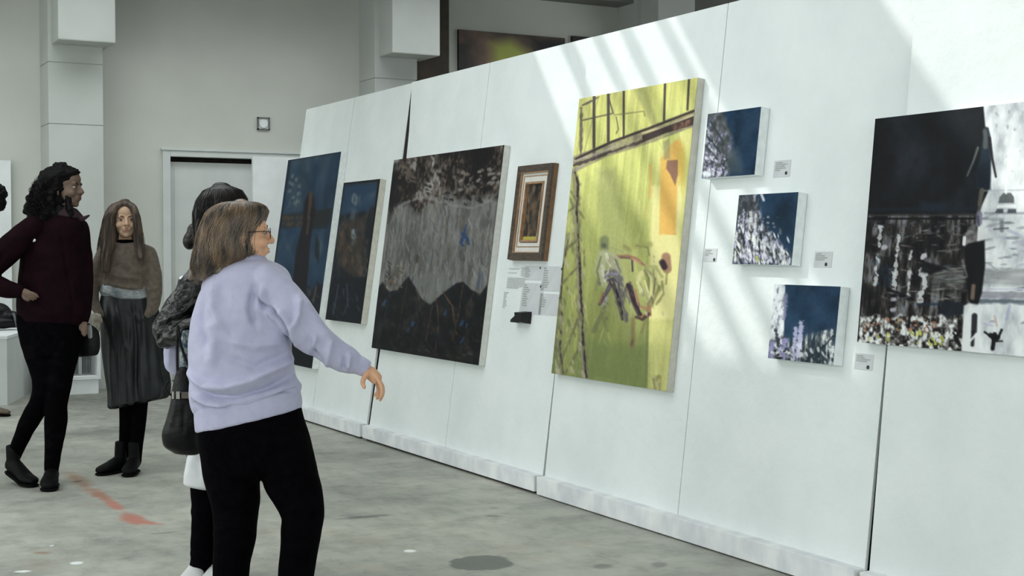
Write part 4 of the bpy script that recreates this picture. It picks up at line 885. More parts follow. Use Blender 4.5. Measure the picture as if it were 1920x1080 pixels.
def vnoise(W, s, seed=0):
    """smooth value noise on points"""
    r = np.random.default_rng(seed); tab = r.random((32, 32, 32)); p = W*s+seed*1.7; i = np.floor(p).astype(int); f = p-i; f = f*f*(3-2*f); i = i % 32; j = (i+1) % 32
    def T(a, b, c): return tab[a, b, c]
    x0, y0, z0 = i.T; x1, y1, z1 = j.T; fx, fy, fz = f.T
    return (((T(x0, y0, z0)*(1-fx)+T(x1, y0, z0)*fx)*(1-fy)+(T(x0, y1, z0)*(1-fx)+T(x1, y1, z0)*fx)*fy)*(1-fz)+((T(x0, y0, z1)*(1-fx)+T(x1, y0, z1)*fx)*(1-fy)+(T(x0, y1, z1)*(1-fx)+T(x1, y1, z1)*fx)*fy)*fz)*2-1
def pxof(W):
    d = W-CAM; z = d@F; return 960+FPX*(d@R)/z, 540-FPX*(d@U)/z, z
def creases(fig, lines, noise=.003, ns=9, seed=1, front=True, stretch=(1, 1, 1)):
    """folds of cloth: each line = points (x, y), width px, height m (positive ridge, negative crease)"""
    def fn(W, N):
        X, Y, Z = pxof(W); d = vnoise(W*np.array(stretch), ns, seed)*noise+vnoise(W*np.array(stretch), ns*2.3, seed+1)*noise*.4
        facing = np.clip(-(N@F)*1.5+.35, 0, 1) if front else 1.0
        for pts, w, h in lines:
            best = np.full(len(W), 1e9); Nn = len(pts)-1; par = np.zeros(len(W))
            for i in range(Nn):
                ax, ay = pts[i]; bx, by = pts[i+1]; dx, dy = bx-ax, by-ay; t = np.clip(((X-ax)*dx+(Y-ay)*dy)/(dx*dx+dy*dy), 0, 1); q = np.hypot(X-ax-t*dx, Y-ay-t*dy); m = q < best; best[m] = q[m]; par[m] = ((i+t)/Nn)[m]
            prof = np.exp(-(best/w)**2)*np.clip(np.minimum(par, 1-par)*4+.35, 0, 1); d = d+prof*h*facing
        return d
    return fn

def head_prims(c, fwd, up, H, face=True):
    """c centre of the head, H head height in metres"""
    fwd = np.array(fwd, float); fwd /= np.linalg.norm(fwd); up = np.array(up, float); up -= (up@fwd)*fwd; up /= np.linalg.norm(up); rt = np.cross(fwd, up); s = H/.23
    B_ = np.array([rt, fwd, up])*s
    def T(v): return np.array(c)+np.array(v, float)@B_
    def el(v, r): return T(v)+(ICO_V*np.array(r))@B_, ICO_F
    def cp(a, b, ra, rb):
        a, b = T(a), T(b); t = (b-a)/np.linalg.norm(b-a); w = np.cross(t, rt if abs(t@rt) < .9 else up); w /= np.linalg.norm(w); dv = np.cross(w, t); return rounded_tube([(a, w*ra*s, dv*ra*s), (b, w*rb*s, dv*rb*s)], 14, 1.0)
    P_ = [el((0, -.012, .035), (.074, .094, .080)), el((0, .030, -.02), (.061, .058, .078)), el((0, .045, -.070), (.043, .040, .036)), el((0, .068, -.090), (.020, .018, .015)),
          el((.038, .060, -.028), (.024, .026, .022)), el((-.038, .060, -.028), (.024, .026, .022)), cp((-.036, .076, .024), (.036, .076, .024), .011, .011), el((0, .052, .05), (.052, .038, .04)),
          cp((0, .084, .014), (0, .106, -.022), .008, .012), el((.011, .094, -.026), (.009, .010, .008)), el((-.011, .094, -.026), (.009, .010, .008)), el((0, .080, -.052), (.026, .014, .020)),
          cp((-.018, .089, -.050), (.018, .089, -.050), .0055, .0055), cp((-.016, .087, -.061), (.016, .087, -.061), .0065, .0065)]
    for sx in (-1, 1): P_ += [el((sx*.075, -.008, -.008), (.008, .017, .029)), el((sx*.072, .045*0-.004, -.035), (.008, .010, .012))]
    return P_, T, B_, s
def face_parts(T, B_, s, parent, iris, brow, lipc):
    for sx in (-1, 1):
        c = T((sx*.031, .0745, .004)); e = G().add(c+(ICO_V*np.array([.0105, .0105, .0068]))@(B_/s)*s, ICO_F).mk('eye', M_eye, parent, True)
        f = B_[1]/s; V = c+f*.0080*s+(ICO_V*np.array([.0058, .0036, .0058]))@B_; mk('iris', V, ICO_F, iris, e, True)
        pts = [T((sx*x, y, z)) for x, y, z in ((.014, .088, .021), (.03, .087, .027), (.046, .076, .022))]
        mk('eyebrow', *rounded_tube([(p, B_[2]*r, B_[1]*.003) for p, r in zip(pts, (.0035, .0035, .0015))], 8, .6), brow, parent, True)
    g = G()
    for z, r in ((-.0505, .0030), (-.0600, .0036)):
        pts = [T((x, y, z)) for x, y in ((-.020, .087), (-.008, .0945), (0, .0935), (.008, .0945), (.020, .087))]
        g.add(*rounded_tube([(p, B_[2]*q, B_[1]*q) for p, q in zip(pts, (.0015, r, r, r, .0015))], 8, .5))
    g.mk('lips', lipc, parent, True)

def strands(name, secs, m, parent, n=350, rad=.0011, seed=3, phi=(0, 2*math.pi), wob=.006, start=(0, .35), end=(.75, 1.08), lift=1.02, curl=0.0, frq=26, taper=.4, npts=14):
    """hairs that run down over the sections"""
    r = np.random.default_rng(seed); cs = [np.array(s[0]) for s in secs]; As = [np.array(s[1]) for s in secs]; Bs = [np.array(s[2]) for s in secs]; n_ = len(secs)-1
    def at(L, t):
        t = min(max(t, 0), 1.25)*n_; i = min(int(t), n_-1); f = t-i; return L[i]*(1-f)+L[i+1]*f
    V = []; Fc = []; base = 0
    for k in range(n):
        ph = r.uniform(*phi); t0 = r.uniform(*start); t1 = r.uniform(*end); pts = []; ph1 = ph+r.normal()*.25; a1, a2 = r.uniform(0, 6.3, 2); cu = curl*r.uniform(.5, 1.3); lf = lift*r.uniform(.985, 1.03)
        for j in range(npts):
            q = j/(npts-1); t = t0+(t1-t0)*q; p = ph+(ph1-ph)*q+.05*math.sin(q*5+a1)
            A_, B_ = at(As, t), at(Bs, t); o = at(cs, t)+(A_*math.cos(p)+B_*math.sin(p))*lf
            o = o+np.array([math.sin(a1+q*4), math.cos(a2+q*3.3), 0])*wob*q
            if cu: o = o+(A_/np.linalg.norm(A_)*math.cos(q*frq+a1)+B_/np.linalg.norm(B_)*math.sin(q*frq+a1))*cu
            pts.append(o)
        for j, o in enumerate(pts):
            t = pts[min(j+1, npts-1)]-pts[max(j-1, 0)]; t = t/(np.linalg.norm(t)+1e-9); w = np.cross(t, (0.3, .8, .52)); w /= np.linalg.norm(w)+1e-9; u_ = np.cross(w, t); rr = rad*(1-(1-taper)*abs(j/(npts-1)*2-1)**3)
            for a in (0, 2.094, 4.189): V.append(o+(w*math.cos(a)+u_*math.sin(a))*rr)
            if j:
                for a in range(3): Fc.append([base+(j-1)*3+a, base+(j-1)*3+(a+1) % 3, base+j*3+(a+1) % 3, base+j*3+a])
        base += 3*npts
    return mk(name, V, Fc, m, parent, True)

def hand_prims(fig, wrist, knuck, fingers, thumb, hw, hd, fr=1.0):
    """palm from wrist to knuckles, five separate digits (px coordinates with depth)"""
    out = [fig.limb([(*wrist, hw*.72, hd*.8), (*[(a*.55+b*.45) for a, b in zip(wrist, knuck)], hw, hd), (*knuck, hw*.95, hd*.75)])]
    for f in fingers:
        n = len(f)-1; out.append(fig.limb([(*p, fr*(1.0-.28*i/n), fr*(1.0-.28*i/n)) for i, p in enumerate(f)], seg=12))
    n = len(thumb)-1; out.append(fig.limb([(*p, fr*(1.35-.45*i/n), fr*(1.3-.4*i/n)) for i, p in enumerate(thumb)], seg=12))
    return out
def shoe(fig_root, heel, toe, w, h, m, msole, name='shoe', ankle=.0, lift=.0):
    """heel, toe on the floor (x, y); lofted shoe with its sole"""
    heel = np.array([heel[0], heel[1], 0.]); toe = np.array([toe[0], toe[1], 0.]); d = toe-heel; L = np.linalg.norm(d); d /= L; s_ = np.array([-d[1], d[0], 0]); z = np.array([0, 0, 1.])
    prof = [(0.02, .55, .62), (.12, .78, .95), (.28, .84, 1.0), (.45, .86, .86), (.62, .98, .66), (.78, 1.0, .52), (.9, .86, .42), (.985, .5, .3)]
    S = [(heel+d*L*a+z*(.018+h*c/2), s_*w/2*b, z*h*c/2) for a, b, c in prof]
    def up(V):
        V = np.array(V); a = (V-heel)@d/L; V[:, 2] += lift*np.clip(1-a/.72, 0, 1.2); return V
    V0, F0 = rounded_tube(S, 24, .3); pr_ = [(up(V0), F0)]
    if ankle: V0, F0 = rounded_tube([(heel+d*L*.2+z*h*.5, s_*w*.38, d*w*.42), (heel+d*L*.17+z*(h+ankle), s_*w*.36, d*w*.40)], 24, .2); pr_.append((up(V0), F0))
    o = organic(name, pr_, m, fig_root, .0045, 3)
    S = [(heel+d*L*a+z*.010, s_*w/2*min(1.0, b+.03), z*.009) for a, b, c in prof]
    V, Fc = rounded_tube(S, 24, .25); V[:, 2] = np.clip(V[:, 2], .001, .020); mk('sole', up(V), Fc, msole, o, True)
    return o

M_eye = mat('eye_white', (150, 144, 138), (160, 154, 148), 5, .5, spec=.2); M_iris = mat('dark_iris', (44, 32, 26), (60, 44, 34), 30, .3)
def skinmat(n, c): return mat(n, c, [min(255, v*1.08) for v in c], 14, .5, bump=.06, bscale=120, spec=.35)
M_lav = mat('lavender_fleece', (176, 176, 202), (184, 184, 208), 26, .9, bump=.25, bscale=260, spec=.15, sheen=.25)
M_blackcloth = mat('black_cloth', (3, 3, 5), (7, 6, 9), 30, .9, bump=.15, bscale=200, spec=.03)
M_blond = mat('ash_blond_hair', (44, 39, 35), (128, 106, 82), 30, .42, stretch=(1, 1, .25), spec=.9, lo=.36, hi=.68)
M_blond2 = mat('blond_hair_strands', (48, 42, 37), (152, 126, 96), 30, .33, stretch=(1, 1, .25), spec=1.0, lo=.34, hi=.66)
M_darkhair = mat('dark_brown_hair', (9, 7, 8), (26, 20, 18), 40, .42, stretch=(1, 1, .2), spec=.35)
M_blackhair = mat('black_hair', (5, 4, 6), (12, 10, 12), 40, .6, spec=.12)
M_brownhair = mat('brown_hair', (56, 47, 42), (98, 82, 68), 34, .42, stretch=(1, 1, .15), spec=.45, lo=.38, hi=.66)
M_brow = mat('eyebrow_hair', (58, 46, 38), (70, 56, 46), 40, .7)
M_leather = mat('black_leather', (4, 4, 6), (9, 8, 11), 14, .4, bump=.25, bscale=70, spec=.22)
M_sole = mat('rubber_sole', (7, 7, 8), (11, 11, 12), 20, .9, spec=.1); M_boot = mat('black_boot_leather', (4, 4, 5), (9, 8, 10), 20, .6, spec=.12); M_metal = mat('brushed_metal', (150, 150, 148), (170, 170, 166), 30, .3, metal=1.0)

# ---- the woman in the lavender sweatshirt
f = Fig(4.646)
base = f.P(480, 1230, 10)
WF = thing('person', 'person in pale lavender sweatshirt and black trousers with an outstretched arm, blond bob', 'person', (base[0], base[1], 0))
torso = [(424, 493, 500, 490, 30), (402, 502, 520, 497, 46), (386, 520, 538, 514, 58), (374, 550, 552, 545, 66), (362, 592, 554, 590, 70), (354, 640, 549, 640, 72), (350, 690, 549, 684, 72), (352, 728, 556, 708, 75), (358, 757, 566, 722, 77), (366, 772, 564, 734, 71)]
arm = [(500, 528, -30, 33, 34), (528, 562, -42, 36, 34), (556, 598, -44, 35, 33), (588, 633, -40, 32, 31), (622, 658, -34, 29, 27), (650, 675, -28, 25, 23), (668, 683, -24, 19, 18)]
arm2 = [(400, 540, 40, 26, 28), (400, 600, 60, 26, 26), (410, 650, 78, 23, 23), (450, 665, 84, 20, 20), (480, 660, 80, 18, 18)]
hips = [(370, 780, 562, 745, 64), (369, 812, 568, 775, 67), (374, 845, 580, 815, 71), (381, 875, 592, 862, 66)]
legL = [(432, 850, 4, 56, 60), (436, 900, 6, 52, 54), (443, 950, 2, 45, 48), (440, 1000, 6, 40, 44), (434, 1060, 12, 35, 40), (431, 1130, 14, 32, 36), (430, 1212, 10, 30, 34)]
legR = [(528, 830, -6, 52, 58), (545, 895, -12, 53, 54), (560, 935, -18, 47, 49), (567, 970, -18, 39, 44), (562, 1010, -12, 37, 42), (556, 1070, -6, 34, 39), (549, 1140, 0, 31, 36), (543, 1212, 2, 29, 34)]
fwd = R*.93+F*.34+U*.03; upv = U*1.0+R*.02
hc = f.P(450, 440, 0)
HP, T, B_, s_ = head_prims(hc, fwd, upv, .228)
M_skinW = skinmat('light_skin', (206, 160, 128))
body = HP+[f.limb([(446, 470, 2, 27, 28), (445, 500, 4, 28, 30), (448, 530, 2, 34, 34)]), f.torso(torso, 26), f.limb(arm[:5], .45), f.limb([(600, 642, -36, 13, 12), (650, 674, -28, 11, 11), (686, 692, -22, 10.5, 9)]), f.limb(arm2, .6), f.torso(hips, 14), f.limb(legL, .62), f.limb(legR, .62)]
hand = hand_prims(f, (686, 691, -22), (706, 710, -22), [
    [(705, 706, -31), (713, 720, -33), (716, 734, -32), (713, 746, -28)],
    [(707, 709, -25), (717, 724, -26), (718, 738, -24), (713, 750, -19)],
    [(706, 712, -19), (714, 727, -19), (713, 739, -15), (707, 747, -11)],
    [(703, 713, -13), (709, 726, -12), (708, 735, -9), (703, 741, -6)]], [(690, 697, -31), (683, 708, -37), (680, 717, -38), (683, 726, -45)], 12.5, 12, 4.4)
body += hand
body += hand_prims(f, (486, 658, 80), (504, 655, 78), [[(503, 652, 74), (514, 653, 72), (520, 659, 72)], [(504, 655, 78), (516, 657, 77), (521, 664, 76)], [(503, 658, 82), (514, 661, 82), (518, 668, 80)], [(502, 661, 86), (510, 665, 86), (513, 671, 84)]], [(494, 652, 76), (500, 645, 72), (507, 643, 70)], 12, 8, 4.2)
bo = organic('body', body, M_skinW, WF, .0036, 2, .5)
face_parts(T, B_, s_, WF, M_iris, M_brow, skinmat('lips', (190, 120, 108)))
cr = [([(548, 648), (540, 620), (524, 596), (498, 575), (488, 560)], 5, -.013), ([(556, 640), (540, 600), (520, 580)], 8, .008), ([(492, 540), (498, 570), (510, 596)], 6, .007), ([(478, 540), (470, 580), (480, 610)], 7, -.006),
      ([(352, 700), (385, 726), (425, 728), (470, 716), (530, 684), (550, 668)], 8, .010), ([(356, 716), (395, 742), (440, 746), (500, 726), (556, 700)], 6, -.008),
      ([(365, 755), (388, 768), (420, 771), (455, 765)], 4, -.010), ([(362, 742), (390, 757), (425, 760)], 5, .007), ([(460, 768), (510, 750), (562, 726)], 4, -.006),
      ([(392, 600), (402, 640), (395, 690)], 12, .006), ([(430, 640), (480, 650), (530, 640)], 9, .005), ([(420, 668), (480, 690), (545, 662)], 8, -.004), ([(400, 530), (400, 580), (418, 620)], 10, .006),
      ([(556, 560), (560, 590), (552, 615)], 5, .006), ([(583, 650), (590, 672)], 5, -.004), ([(592, 632), (583, 660)], 5, .005), ([(648, 668), (644, 694)], 4, -.004), ([(654, 664), (652, 690)], 4, .006), ([(620, 640), (612, 690)], 6, .004), ([(575, 628), (600, 690)], 8, -.004), ([(560, 560), (620, 640)], 9, .005), ([(385, 650), (372, 600), (380, 560)], 7, -.005)]
organic('sweatshirt', [f.torso(torso), f.limb(arm), f.limb(arm2)], M_lav, WF, .0052, 5, .5, creases(f, [(a, w, h*3.3) for a, w, h in cr], .009, 8, 5), 1)
organic('hem_band', [f.torso([(364, 768, 562, 731, 70), (365, 790, 566, 748, 72), (367, 810, 566, 764, 71)], cap=.15)], M_lav, WF, .005, 2, .5, creases(f, [], .0015, 16, 7))
organic('cuff', [f.limb([(666, 681, -24, 17.5, 17), (676, 686, -23, 18, 17), (688, 692, -22, 16, 15)], cap=.25)], M_lav, WF, .004, 2, .5)
organic('collar', [f.torso([(428, 490, 486, 486, 33), (424, 497, 496, 492, 36)], cap=.3)], M_lav, WF, .004, 2)
def legfold(fig, ls): return creases(fig, ls, .004, 10, 9)
organic('trousers', [f.torso(hips), f.limb(legL), f.limb(legR)], M_blackcloth, WF, .006, 4, .5, legfold(f, [([(500, 905), (560, 880), (596, 900)], 7, .006), ([(600, 935), (560, 950), (528, 965)], 5, .006), ([(598, 950), (560, 975)], 5, -.006), ([(488, 925), (440, 960), (402, 965)], 6, -.006), ([(480, 1005), (440, 985), (402, 1000)], 6, .006), ([(480, 870), (488, 915)], 6, -.006)]))
hs = [(440, 377, 462, 377, 10), (418, 380, 482, 379, 30), (400, 388, 496, 386, 42), (388, 400, 501, 396, 50), (380, 418, 496, 410, 55), (374, 440, 484, 432, 58, 2), (369, 462, 479, 455, 58, 2), (364, 484, 483, 474, 56, 2), (361, 502, 470, 490, 52, 4), (366, 518, 440, 505, 44, 6)]
hsec = [f.sec(*r) for r in hs]
def hairfn(fig, amp=.004, frq=150, seed=2):
    def fn(W, N):
        X, Y, Z = pxof(W); a = vnoise(W*np.array([1, 1, .12]), 75, seed); b = vnoise(W*np.array([1, 1, .1]), 30, seed+3); return (a*amp+b*amp*1.3)*np.clip(1.15-np.abs(N[:, 2])*1.3, 0, 1)
    return fn
organic('hair', [rounded_tube(hsec, 36, .5), f.limb([(372, 480, 6, 13, 18), (366, 505, 8, 9, 12), (357, 524, 8, 3, 4)]), f.limb([(405, 490, -36, 14, 12), (410, 512, -36, 8, 8), (412, 526, -34, 2, 2)])], M_blond, WF, .0042, 3, .5, hairfn(f))
strands('hair_strands', hsec, M_blond2, WF, 900, .00085, 5, wob=.007, start=(.02, .5), end=(.6, 1.12), lift=1.025)
# glasses
M_gl = mat('thin_dark_spectacle_frame', (40, 34, 32), (58, 48, 42), 20, .35)
gl = G()
def wire(pts, r, seg=8):
    S = []
    for i, p in enumerate(pts):
        t = pts[min(i+1, len(pts)-1)]-pts[max(i-1, 0)]; t /= np.linalg.norm(t)+1e-9; w = np.cross(t, (.2, .1, .97)); w /= np.linalg.norm(w); S.append((p, w*r, np.cross(w, t)*r))
    return rounded_tube(S, seg, .5)
glp = {}
for sx in (-1, 1):
    ring = [T((sx*.033+.024*math.cos(a), .097+.004*math.cos(a)*-sx, .002+.018*math.sin(a))) for a in np.linspace(0, 2*math.pi, 18)]
    gl.add(*wire(ring, .0012)); gl.add(*wire([T((sx*.057, .094, .006)), T((sx*.072, .06, .008)), T((sx*.079, .0, .004)), T((sx*.079, -.012, -.006))], .0014))
gl.add(*wire([T((-.009, .100, .004)), T((0, .104, .007)), T((.009, .100, .004))], .0012))
gl.mk('eyeglasses', M_gl, WF, True)
for x, dx in ((431, 40), (543, 44)):
    a = f.P(x, 1228, 8 if x < 500 else 2); shoe(WF, (a[0]-R[0]*.07, a[1]-R[1]*.07), (a[0]+R[0]*.17+F[0]*.06, a[1]+R[1]*.17+F[1]*.06), .095, .075, M_leather, M_sole)

# ---- the dark-haired woman half hidden behind her
f = Fig(5.64)
base = f.P(385, 1095)
WB = thing('person', 'dark-haired person in glossy black jacket, half hidden behind the lavender sweatshirt', 'person', (base[0], base[1], 0))
torso = [(385, 492, 455, 492, 24), (368, 505, 468, 505, 34), (356, 525, 474, 525, 40), (352, 570, 470, 570, 44), (354, 620, 462, 620, 44), (352, 680, 462, 680, 46), (350, 740, 466, 740, 50), (352, 800, 470, 800, 54), (352, 850, 468, 850, 56), (346, 885, 464, 885, 58), (344, 906, 462, 906, 58)]
jk = [(382, 488, 452, 488, 28), (362, 500, 472, 500, 40), (350, 522, 482, 522, 46), (345, 560, 480, 560, 50), (344, 600, 474, 600, 50), (347, 640, 470, 640, 50), (350, 672, 468, 672, 50)]
armn = [(372, 520, -30, 24, 26), (350, 556, -40, 26, 27), (328, 592, -46, 25, 26), (306, 625, -46, 22, 23), (306, 636, -46, 20, 20), (328, 628, -52, 18, 18), (358, 612, -56, 16, 16), (385, 602, -58, 14, 14)]
armf = [(462, 522, 30, 24, 26), (470, 570, 50, 24, 24), (450, 630, 60, 21, 21), (420, 620, 60, 16, 16)]
legL = [(384, 880, 0, 30, 30), (383, 940, 2, 25, 28), (381, 1000, 2, 22, 26), (378, 1050, 4, 21, 23), (378, 1080, 4, 23, 24)]
legR = [(432, 880, 6, 30, 30), (434, 940, 6, 26, 28), (430, 1000, 6, 23, 26), (424, 1050, 8, 21, 22), (422, 1078, 8, 21, 22)]
HPb, Tb, Bb, sb = head_prims(f.P(420, 404, 0), R*.86+F*.5, U, .225)
M_skinB = skinmat('tan_skin', (176, 130, 102))
organic('body', HPb+[f.limb([(412, 440, 0, 23, 24), (414, 500, 0, 25, 25)]), f.torso(torso[:8], 10), f.limb(armn, .6), f.limb(armf, .6), f.limb(legL, .7), f.limb(legR, .7)]+hand_prims(f, (388, 600, -58), (404, 596, -58), [[(403, 592, -62), (414, 594, -62), (420, 602, -60)], [(404, 596, -60), (416, 599, -60), (421, 607, -58)], [(403, 600, -57), (413, 604, -57), (417, 611, -55)], [(402, 604, -54), (410, 608, -54), (413, 614, -52)]], [(396, 594, -60), (402, 586, -62), (409, 583, -62)], 9, 6, 3.3), M_skinB, WB, .005, 2)
face_parts(Tb, Bb, sb, WB, M_iris, M_brow, skinmat('lips_b', (150, 92, 84)))
organic('shirt', [f.torso(torso, cap=.12)], mat('white_cotton', (212, 215, 218), (222, 225, 226), 16, .85), WB, .0065, 3, .5, creases(f, [([(362, 855), (352, 900)], 6, .006), ([(385, 860), (390, 905)], 8, .006), ([(374, 856), (372, 900)], 6, -.005)], .006, 9, 4))
organic('jacket', [f.torso(jk), f.limb(armn), f.limb(armf)], mat('glossy_black_leather', (6, 6, 8), (11, 11, 13), 14, .26, bump=.3, bscale=60, spec=.6), WB, .006, 3, .5, creases(f, [([(352, 520), (330, 560)], 4, .008), ([(372, 548), (330, 590)], 4, -.008), ([(345, 580), (312, 600)], 4, .009), ([(335, 600), (300, 612)], 4, -.009), ([(350, 600), (315, 625)], 3, .008), ([(325, 590), (295, 640)], 3, -.008)], .010, 22, 8, front=False), 1)
organic('trousers', [f.torso([(350, 840, 464, 840, 48), (352, 890, 462, 890, 46)]), f.limb(legL), f.limb(legR)], M_blackcloth, WB, .006, 3, .5, creases(f, [([(360, 1038), (398, 1044)], 4, .008), ([(358, 1062), (400, 1060)], 4, .009), ([(360, 1050), (398, 1052)], 3, -.008), ([(360, 960), (400, 975)], 5, .006)], .005, 14, 4))
hs = [(398, 350, 432, 348, 16), (382, 358, 452, 356, 34), (370, 376, 462, 372, 44), (365, 398, 462, 394, 48), (364, 418, 456, 414, 48, 4), (363, 438, 440, 434, 44, 6), (365, 456, 424, 452, 36, 8)]
hsec = [f.sec(*r) for r in hs]
def spiral(W, N): return vnoise(W, 40, 3)*.004+vnoise(W, 90, 6)*.002
organic('hair', [rounded_tube(hsec, 32, .5), f.ball(357, 450, 2, 13, 19, 17, .2), f.ball(364, 432, 2, 14, 14, 15)], M_darkhair, WB, .005, 3, .5, hairfn(f, .003))
strands('hair_strands', hsec, M_darkhair, WB, 350, .001, 8, wob=.004, end=(.6, 1.0), lift=1.015)
G().add(*f.ball(344, 523, -44, 8, 6, 5)).add(*f.ball(340, 540, -46, 7, 11, 4)).mk('white_collar_tip', M_white, WB, True)
M_shoe = mat('white_trainer', (206, 208, 206), (218, 220, 218), 12, .6)
for x, d in ((371, -4), (412, -2)):
    a = f.P(x, 1094, d); shoe(WB, (a[0]+F[0]*.09, a[1]+F[1]*.09), (a[0]-F[0]*.15-R[0]*.02, a[1]-F[1]*.15-R[1]*.02), .095, .075, M_shoe, M_sole)
# her bag
BG = thing('handbag', 'black bucket handbag with a pale buckle hanging beside the lavender sweatshirt', 'bag', tuple(f.P(342, 800, -92)))
organic('bag_body', [f.torso([(334, 690, 352, 690, 10, -96), (327, 712, 368, 712, 18, -96), (323, 735, 372, 735, 24, -96), (319, 760, 376, 760, 28, -96), (309, 790, 380, 790, 30, -96), (303, 815, 380, 815, 30, -96), (308, 836, 380, 840, 26, -96), (324, 849, 376, 850, 16, -96)], cap=.3)], M_leather, BG, .005, 3, .5, creases(f, [([(330, 750), (320, 800)], 4, .005), ([(345, 755), (344, 810)], 5, -.005), ([(358, 755), (364, 810)], 4, .005)], .004, 14, 6))
organic('band', [f.torso([(321, 734, 374, 734, 27, -96), (321, 747, 374, 747, 28, -96)], cap=.1)], M_leather, BG, .004, 1)
BK = G()
for xa, xb_, ya, yb_, q in ((322, 326, 734, 748, 0), (330, 337, 734, 748, 0)):
    c4 = [f.P(x, y, d) for x in (xa, xb_) for y in (ya, yb_) for d in (-127, -122)]
    BK.add(c4, [[0, 1, 3, 2], [4, 6, 7, 5], [0, 4, 5, 1], [2, 3, 7, 6], [0, 2, 6, 4], [1, 5, 7, 3]])
BK.mk('buckle', mat('dull_silver', (150, 150, 144), (170, 170, 164), 20, .4, metal=.4), BG)
BK = G(); BK.add([f.P(x, y, d) for x in (340, 364) for y in (735, 747) for d in (-127, -122)], [[0, 1, 3, 2], [4, 6, 7, 5], [0, 4, 5, 1], [2, 3, 7, 6], [0, 2, 6, 4], [1, 5, 7, 3]]).mk('clasp_plate', mat('grey_brown_plate', (84, 78, 70), (104, 98, 88), 20, .5), BG)
g = G()
g.add(*f.limb([(333, 706, -98, 2.5, 2.5), (332, 650, -100, 2.5, 2.5), (333, 612, -100, 2.5, 2.5)])); g.add(*f.limb([(362, 706, -98, 2.5, 2.5), (340, 650, -100, 2.5, 2.5), (334, 612, -100, 2.5, 2.5)]))
g.mk('strap', M_leather, BG, True)
g = G(); g.add(*f.limb([(322, 742, -108, 1.6, 1.6), (314, 735, -110, 1.6, 1.6), (309, 726, -110, 1.6, 1.6), (316, 715, -110, 1.6, 1.6)])); g.mk('dangling_strap', M_leather, BG, True)
TB = thing('tote_bag', 'folded pale lavender cloth bag tucked under the black-jacketed elbow', 'bag', tuple(f.P(320, 690, -14)))
organic('cloth', [f.torso([(316, 628, 334, 626, 7, -14), (309, 645, 338, 645, 9, -14), (307, 670, 340, 670, 10, -14), (310, 690, 340, 692, 9, -14), (322, 701, 338, 702, 7, -14)], cap=.3)], M_lav, TB, .004, 3, .5, creases(f, [([(320, 635), (316, 690)], 4, .004)], .003, 16, 2))
SCF = thing('scarf', 'patterned blue-grey cloth hanging between the black bag strap and the lavender sweatshirt', 'scarf', tuple(f.P(345, 690, -62)))
organic('cloth', [f.torso([(341, 620, 356, 618, 4, -80), (337, 650, 358, 648, 6, -76), (338, 682, 360, 680, 4, -80), (341, 692, 358, 690, 3, -80)], cap=.3)], mat('patterned_teal_cloth', (64, 84, 98), (150, 158, 156), 60, .8, lo=.45, hi=.55), SCF, .004, 2, .5, creases(f, [([(345, 620), (346, 700)], 3, .004)], .003, 18, 2))

# ---- the woman in the brown sweater and dark satin skirt
f = Fig(8.44)
base = f.P(243, 885)
WC = thing('person', 'person with long brown hair in taupe sweater and dark shiny skirt, facing the camera', 'person', (base[0], base[1], 0))
HPc, Tc, Bc, sc = head_prims(f.P(234, 414, 0), -F*.93+R*.36-U*.02, U-R*.03, .226)
M_skinC = skinmat('fair_skin', (176, 146, 122))
swt = [(218, 456, 254, 455, 14), (198, 464, 278, 460, 22), (184, 480, 292, 472, 27), (181, 500, 290, 497, 29), (182, 520, 287, 520, 30), (186, 537, 283, 541, 28)]
sat = [(188, 530, 283, 538, 29), (188, 545, 285, 551, 31), (192, 556, 284, 560, 30)]
skirt = [(190, 548, 286, 552, 26), (187, 562, 291, 562, 29), (185, 590, 302, 595, 34), (190, 640, 309, 640, 38), (198, 690, 316, 692, 41), (205, 730, 319, 718, 44), (206, 752, 316, 738, 45), (206, 764, 311, 744, 45)]
al = [(192, 478, -4, 13, 15), (180, 510, -6, 14, 15), (174, 545, -8, 12, 13), (178, 572, -14, 10, 10), (190, 590, -22, 8, 8)]
ar = [(278, 476, -2, 15, 16), (286, 512, -2, 18, 17), (289, 550, -6, 15, 15), (285, 578, -14, 12, 12), (274, 592, -20, 9, 9)]
lg1 = [(238, 740, 0, 15, 15), (237, 790, 2, 13, 13), (233, 835, 6, 10, 11), (230, 862, 8, 9, 10)]
lg2 = [(262, 735, -4, 17, 16), (260, 790, -2, 14, 14), (256, 835, 0, 12, 12), (254, 866, 0, 11, 11)]
pr = HPc+[f.limb([(235, 435, 2, 12.5, 13), (235, 462, 2, 13, 14)]), f.torso(swt, 7), f.torso(skirt[:4], 10), f.limb(al, .62), f.limb(ar, .62), f.limb(lg1, .7), f.limb(lg2, .7)]
pr += hand_prims(f, (186, 586, -22), (180, 598, -28), [[(176, 596, -29), (172, 604, -32), (174, 611, -32)], [(179, 599, -30), (176, 608, -33), (178, 614, -33)], [(182, 600, -30), (180, 609, -32), (182, 615, -31)], [(185, 600, -28), (184, 607, -30), (186, 612, -29)]], [(184, 592, -26), (190, 599, -30), (190, 605, -31)], 6, 4.5, 2.0)
pr += hand_prims(f, (272, 594, -20), (266, 606, -22), [[(265, 604, -22), (262, 614, -20), (262, 622, -18)], [(267, 605, -20), (265, 616, -18), (265, 624, -16)], [(269, 606, -18), (268, 617, -16), (268, 624, -14)], [(271, 606, -16), (272, 615, -14), (272, 621, -12)]], [(266, 598, -24), (261, 605, -24), (259, 611, -22)], 6, 4.5, 2.0)
organic('body', pr, M_skinC, WC, .0045, 2)
face_parts(Tc, Bc, sc, WC, M_iris, M_brow, skinmat('lips_c', (150, 100, 92)))
M_taupe = mat('taupe_knit', (84, 76, 68), (100, 90, 80), 40, .9, bump=.3, bscale=160, spec=.15, sheen=.2)
